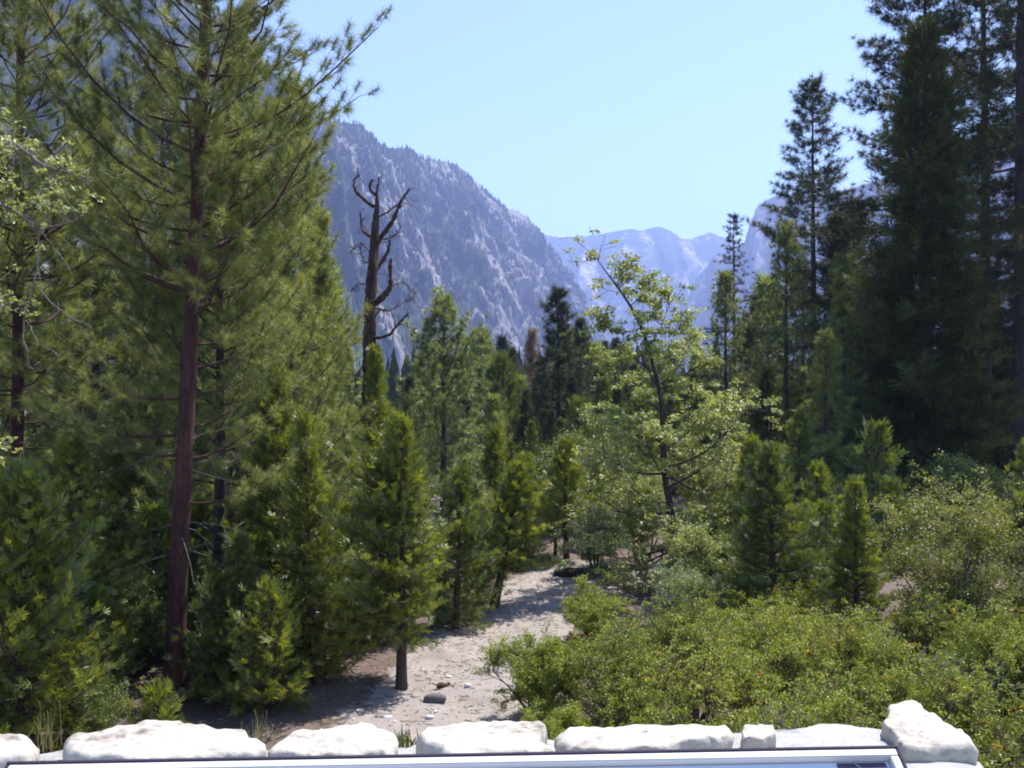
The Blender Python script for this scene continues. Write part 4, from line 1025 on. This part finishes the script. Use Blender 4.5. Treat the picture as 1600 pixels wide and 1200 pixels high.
conifer("pine_tree", 1272, 55.0, H(108, 55), .24, 3.3, .34, "bough", "pine_dark", "bark_dark", "tall open pine with see-through branches standing free against the sky", seed=64, dens=1.6)
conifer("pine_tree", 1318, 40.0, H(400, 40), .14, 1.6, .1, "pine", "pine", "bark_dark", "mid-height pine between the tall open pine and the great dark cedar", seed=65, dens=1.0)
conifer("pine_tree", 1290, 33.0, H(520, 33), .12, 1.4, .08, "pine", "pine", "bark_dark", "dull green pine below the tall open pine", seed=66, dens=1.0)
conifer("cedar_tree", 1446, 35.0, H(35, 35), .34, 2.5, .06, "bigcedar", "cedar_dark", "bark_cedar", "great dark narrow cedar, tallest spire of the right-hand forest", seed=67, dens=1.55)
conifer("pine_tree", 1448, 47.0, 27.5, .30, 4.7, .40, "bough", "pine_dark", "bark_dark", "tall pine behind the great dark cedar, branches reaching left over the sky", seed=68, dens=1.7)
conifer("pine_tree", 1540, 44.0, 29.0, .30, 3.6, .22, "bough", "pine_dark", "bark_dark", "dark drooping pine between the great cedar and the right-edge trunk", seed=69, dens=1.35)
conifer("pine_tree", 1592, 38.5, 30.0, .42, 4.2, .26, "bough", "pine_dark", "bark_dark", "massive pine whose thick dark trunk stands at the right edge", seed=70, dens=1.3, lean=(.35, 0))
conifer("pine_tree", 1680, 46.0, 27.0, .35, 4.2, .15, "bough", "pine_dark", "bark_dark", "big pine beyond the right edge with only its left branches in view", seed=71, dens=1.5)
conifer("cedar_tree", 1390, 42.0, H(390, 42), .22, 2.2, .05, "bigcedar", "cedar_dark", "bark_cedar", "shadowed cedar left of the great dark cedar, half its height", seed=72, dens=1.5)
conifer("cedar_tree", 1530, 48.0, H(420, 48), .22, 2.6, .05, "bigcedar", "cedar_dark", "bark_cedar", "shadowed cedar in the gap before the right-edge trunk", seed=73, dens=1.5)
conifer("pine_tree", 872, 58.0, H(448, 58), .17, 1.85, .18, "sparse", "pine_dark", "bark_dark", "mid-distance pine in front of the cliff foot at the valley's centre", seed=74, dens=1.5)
conifer("dead_conifer", 831, 95.0, H(514, 95), .15, 1.35, .08, "deadcone", "brown", "bark_dark", "dead rust-brown conifer among the green valley trees", seed=75, dens=1.3)

# a row of ordinary valley conifers: four kinds, copied
protos = [
 conifer("pine_tree", 785, 72.0, H(527, 72), .14, 1.6, .2, "pine", "pine_dark", "bark_dark", "x", group="conifers of the valley floor", seed=81, dens=1.0),
 conifer("fir_tree", 752, 76.0, H(520, 76), .15, 1.7, .1, "bigcedar", "pine_pale", "bark_dark", "x", group="conifers of the valley floor", seed=82, dens=1.0),
 conifer("pine_tree", 907, 70.0, H(500, 70), .15, 1.7, .15, "sparse", "pine_dark", "bark_dark", "x", group="conifers of the valley floor", seed=83, dens=1.3),
 conifer("cedar_tree", 940, 55.0, H(580, 55), .13, 1.3, .06, "cedar", "cedar_deep", "bark_cedar", "x", group="conifers of the valley floor", seed=84, dens=.6)]
PH = [H(527, 72), H(520, 76), H(500, 70), H(580, 55)]
PLAB = ["ordinary green pine of the wood on the valley floor", "pale green fir of the wood on the valley floor", "dark open pine of the wood on the valley floor", "pointed cedar of the wood on the valley floor"]
for o, l in zip(protos, PLAB): o["label"] = l
rgv = np.random.default_rng(91)
valley = [(1310, 52, 340, 2), (1340, 58, 320, 0), (690, 100, 535, 2), (738, 96, 540, 0), (868, 100, 540, 0), (945, 104, 535, 2), (1025, 104, 545, 0), (648, 52, 590, 2), (682, 56, 600, 0), (702, 66, 565, 2), (722, 52, 600, 1), (748, 60, 575, 0), (776, 54, 600, 2), (795, 64, 570, 0), (822, 55, 610, 2), (845, 68, 575, 0), (862, 48, 640, 0), (893, 58, 590, 2), (915, 50, 620, 0), (935, 60, 575, 2), (965, 52, 605, 0), (990, 66, 570, 2), (1005, 50, 620, 0), (1040, 56, 590, 2), (1065, 50, 610, 0), (1085, 58, 585, 2), (1110, 54, 600, 0), (655, 60, 560, 0), (670, 80, 540, 1), (715, 64, 560, 3), (730, 88, 530, 2), (765, 58, 575, 3), (800, 84, 545, 0), (812, 66, 590, 1), (838, 62, 600, 0), (850, 78, 560, 2), (890, 82, 520, 1), (918, 92, 525, 0), (928, 74, 540, 1), (955, 66, 560, 2), (962, 98, 530, 0),
          (978, 80, 545, 1), (995, 60, 580, 0), (1012, 90, 535, 2), (1030, 72, 560, 1), (1050, 95, 540, 0), (1072, 64, 585, 2), (1090, 84, 548, 1), (1105, 70, 560, 0), (1118, 52, 600, 3), (1165, 58, 500, 0), (1180, 74, 470, 2), (1200, 66, 440, 1), (1255, 60, 420, 0), (1330, 62, 360, 2),
          (1350, 52, 430, 0), (1175, 40, 640, 3), (1100, 44, 660, 3), (985, 46, 660, 3), (830, 45, 660, 3), (800, 40, 690, 3), (850, 50, 640, 0), (960, 42, 690, 1), (730, 44, 600, 0), (640, 46, 590, 2), (770, 50, 620, 1), (1075, 40, 690, 0), (1140, 36, 720, 3),
          (1300, 44, 640, 3), (1345, 40, 650, 1), (1380, 46, 600, 0), (1490, 44, 560, 1), (1560, 40, 600, 0), (1420, 50, 520, 2), (1625, 48, 420, 0), (90, 30, 330, 0), (190, 34, 260, 2), (320, 32, 330, 1), (420, 36, 360, 0), (500, 34, 420, 1), (10, 32, 300, 1)]
for px, D, top, k in valley:
    sc = H(top, D) / PH[k]
    copy_tree(protos[k], px, D, (sc * rgv.uniform(.9, 1.15), sc * rgv.uniform(.9, 1.15), sc), rgv.random() * 6.28, PLAB[k], "conifers of the valley floor")

# young cedars and bushes that close the wood between the trunks
ug_c = conifer("young_cedar", 1390, 27.0, 2.2, .05, .75, .03, "cedar", "cedar_deep", "bark_cedar", "young cedar of the undergrowth between the forest trunks", cat="sapling", group="young cedars of the undergrowth", seed=131, dens=.7, coarse=1.3)
ug_s = shrub("forest_bush", 1345, 29.0, 1.5, 1.1, "cedar_deep", "bark_oak", "leafy bush of the undergrowth between the forest trunks", "bush", "bushes of the undergrowth", seed=132, n_stem=9, leaf=.06, per=18, dens=.9, clust=.16)
rgu = np.random.default_rng(133)
for px, D, s_, kind in ((150, 14.6, .75, 0), (205, 16.2, .9, 1), (330, 16.0, .8, 1), (345, 15.0, .8, 0), (385, 16.2, .85, 1), (175, 17.0, 1.0, 1), (310, 18.5, 1.1, 0), (60, 15.5, 1.0, 1), (240, 18.0, 1.1, 0), (380, 19.5, 1.2, 0), (545, 21.5, 1.0, 1), (660, 21.5, .9, 1), (120, 13.2, .55, 1), (1100, 22.0, .8, 1), (1160, 20.0, .7, 1), (1260, 20.5, .8, 1), (1300, 20.0, .7, 1), (1290, 23.0, .9, 0), (1110, 24.0, .8, 1), (1235, 23.5, .8, 1), (1330, 23.0, .8, 1)):
    if kind == 0: copy_tree(ug_c, px, D, s_, rgu.random() * 6, "young cedar of the undergrowth between the forest trunks", "young cedars of the undergrowth")
    else: copy_tree(ug_s, px, D, s_, rgu.random() * 6, "leafy bush of the undergrowth between the forest trunks", "bushes of the undergrowth")
for k in range(95):
    D = rgu.uniform(27.5, 62); px = rgu.uniform(560, 1640)
    if k < 26: D = rgu.uniform(15.5, 30); px = rgu.uniform(-20, 560)
    if 700 < px < 1000 and D < 30: D += 12
    s_ = rgu.uniform(.7, 1.5) * (1 + (D - 27) / 60)
    if rgu.random() < .55: copy_tree(ug_c, px, D, (s_, s_, s_ * rgu.uniform(.9, 1.4)), rgu.random() * 6.28, "young cedar of the undergrowth between the forest trunks", "young cedars of the undergrowth")
    else: copy_tree(ug_s, px, D, (s_ * 1.1, s_ * 1.1, s_), rgu.random() * 6.28, "leafy bush of the undergrowth between the forest trunks", "bushes of the undergrowth")

# the far wood: uncountable crowns up the valley
def far_wood():
    rg = np.random.default_rng(95); g = Geo(); n = 2600
    D = 105 + 900 * rg.random(n) ** 1.6; X = gx(rg.uniform(300, 1750, n), D); h = rg.uniform(6, 11, n) + 4 * (D > 300); r = h * rg.uniform(.12, .19, n)
    keep = np.ones(n, bool); D, X, h, r = D[keep], X[keep], h[keep], r[keep]
    P = np.stack([X, D, np.zeros(len(D))], 1)
    for lv in range(7):
        f = lv / 7
        m = 9
        an = np.arange(m) / m * 6.283 + rg.random((len(D), 1)) * 6
        rj = (r * (1 - f) ** .8)[:, None] * rg.uniform(.4, 1.3, (len(D), m))
        z0 = (h * (.10 + f * .9))
        ring = P[:, None, :] + np.stack([np.cos(an) * rj, np.sin(an) * rj, z0[:, None] + rg.uniform(-.05, .03, (len(D), m)) * h[:, None]], -1)
        tip = P + np.stack([rg.normal(0, .04, len(D)), rg.normal(0, .04, len(D)), np.minimum(h, z0 + h * .24)], -1)
        V = np.concatenate([ring, tip[:, None]], 1).reshape(-1, 3)
        b = (np.arange(len(D)) * (m + 1))[:, None, None]
        T = np.array([[q, (q + 1) % m, m] for q in range(m)])[None] + b
        g.add(V, T.reshape(-1, 3), np.clip(rg.normal(.45, .22, len(D) * m), 0, 1))
    o = g.build("far_wood", M["pine_dark"]); tag(o, "far-off conifer wood covering the valley floor below the cliffs", "forest", None, "stuff")
far_wood()

# ---------------- shrubs
shrub("shrub", 1485, 16.6, 3.05, .95, "olive", "bark_oak", "tall loose olive-green shrub at the right before the dark forest", "shrub", seed=118, n_stem=12, leaf=.05, per=22, spread=.85, dens=1.0, clust=.13)
shrub("shrub", 1128, 26.0, 2.9, 1.15, "olive", "bark_oak", "pale rounded shrub behind the oak's right side", "shrub", seed=102, n_stem=12, leaf=.05, per=26, dens=1.0, clust=.15)
shrub("shrub", 1082, 18.6, 1.35, .85, "silver", "bark_oak", "silvery green shrub under the oak, drooping into the thicket", "shrub", seed=103, n_stem=12, leaf=.045, per=24, dens=1.0, clust=.12)
shrub("shrub", 1072, 20.5, 1.9, .55, "oak", "bark_oak", "upright leafy sucker growth close to the oak's trunk", "shrub", seed=109, n_stem=7, leaf=.06, per=20, dens=1.0, clust=.13)
shrub("shrub", 930, 25.5, 1.6, .9, "silver", "bark_oak", "grey-green shrub left of the oak at the path's end", "shrub", seed=104, n_stem=10, leaf=.05, per=24, dens=1.0, clust=.14)
shrub("shrub", 1000, 27.0, 2.3, 1.2, "oak", "bark_oak", "leafy bush behind the oak trunk's left side", "shrub", seed=105, n_stem=10, leaf=.06, per=22, dens=1.0, clust=.15)
shrub("shrub", 1425, 29.0, 1.5, .8, "olive", "bark_oak", "low olive shrub in the shade left of the tall loose shrub", "shrub", seed=106, n_stem=9, leaf=.045, per=22, dens=.9, clust=.14)
shrub("shrub", 1160, 30.0, 2.2, 1.3, "cedar_deep", "bark_oak", "dark green bush in the gap between pale shrub and broad cedar", "shrub", seed=107, n_stem=10, leaf=.05, per=22, dens=.9, clust=.16)
shrub("shrub", 1300, 30.0, 1.7, 1.3, "silver", "bark_oak", "grey scrub at the forest edge behind the narrow cedar spire", "shrub", seed=108, n_stem=10, leaf=.05, per=20, dens=.9, clust=.16)

# the manzanita: single bushes at the path, a continuous thicket on the right
shrub("manzanita_bush", 922, 18.6, .92, .80, "manz", "manz_stem", "rounded manzanita bush on the far side of the path's bend", "bush", seed=111, n_stem=14, leaf=.036, per=16, dens=1.1, clust=.075)
shrub("manzanita_bush", 835, 13.9, .95, .95, "manz", "manz_stem", "manzanita bush nearest the path, at the thicket's left corner", "bush", seed=112, n_stem=18, leaf=.034, per=17, dens=1.2, clust=.075)
shrub("manzanita_bush", 868, 12.3, .62, .75, "manz", "manz_stem", "low manzanita bush just behind the slab-like capstone", "bush", seed=113, n_stem=14, leaf=.032, per=17, dens=1.1, clust=.07)
shrub("manzanita_bush", 1560, 14.2, 1.35, .95, "manz", "manz_stem", "tall manzanita bush with orange leaves at the right edge", "bush", seed=114, n_stem=16, leaf=.036, per=16, dens=1.2, clust=.08)

def thicket():
    rg = np.random.default_rng(121); gs, gl = Geo(), Geo()
    root = empty("manzanita_thicket", (4.0, 13.0, 0), "continuous green manzanita thicket covering the right foreground, flecked with orange leaves", "thicket")
    root["kind"] = "stuff"
    C = []
    tries = 0
    while len(C) < 74 and tries < 6000:
        tries += 1
        y = rg.uniform(9.2, 18.2); x = rg.uniform(-.2, 11.5)
        edge = np.interp(y, [9, 11, 13, 14.5, 16, 17, 18.2], [1.0, .9, .65, .85, 1.35, 2.2, 3.0])
        if x < edge + .45 or x > gx(1720, y) + .6: continue
        if any((x - a) ** 2 + (y - b) ** 2 < .62 ** 2 for a, b in C): continue
        C.append((x, y))
    for x, y in C:
        h = rg.uniform(.50, 1.35) * (1.0 if y > 11 else .92); rad = rg.uniform(.50, .90); ns = 14; dead = rg.random() < .17
        if y > 16.4: h *= .85
        z = float(zg(x, y)) - .03; off = np.array([x - 4, y - 13, z])
        az = rg.random(ns) * 6.28; tl = rg.uniform(.1, 1, ns)
        ex = np.stack([np.cos(az) * tl * rad, np.sin(az) * tl * rad, h * (1 - .45 * tl ** 2) * rg.uniform(.75, 1, ns)], 1)
        L = np.linalg.norm(ex, axis=1)
        P = limb_paths(rg, np.zeros((ns, 3)) + off, ex / L[:, None], L * .9, 6, 0, .14)
        V, Q = tubes(P, (.014 * (1.05 - .8 * np.linspace(0, 1, 6)))[None, :].repeat(ns, 0), 4); gs.add(V, Q, .5, int(dead))
        p1, d1, l1 = sub_branches(rg, P, 7, .3, 60, .36, .2)
        P1 = limb_paths(rg, p1, d1, l1, 4, 0, .14); V, Q = tubes(P1, np.full((len(P1), 4), .0045), 3); gs.add(V, Q, .5, int(dead))
        p2, d2, l2 = sub_branches(rg, P1, 5, .25, 60, .5, .25)
        P2 = limb_paths(rg, p2, d2, l2, 3, 0, .12); V, Q = tubes(P2, np.full((len(P2), 3), .003), 3); gs.add(V, Q, .5, int(dead))
        c = np.concatenate([P2[:, -1], P1[:, -1]])
        if dead: c = c[rg.random(len(c)) < .25]
        else: c = c[rg.random(len(c)) < rg.uniform(.55, 1.0)]
        bt = np.clip(rg.normal(.50 + rg.normal(0, .17), .15, len(c)), 0, 1)
        bt = np.where(rg.random(len(c)) < (.010 + .04 * (x > 4.5) * rg.random()), rg.uniform(.96, 1, len(c)), np.minimum(bt, .86))
        leaves(gl, rg, c, bt, 16, .075, .037, .60, .6)
    gs.build("stems", [M["manz_stem"], M["twig_grey"]], root, True); gl.build("foliage", M["manz"], root)
thicket()
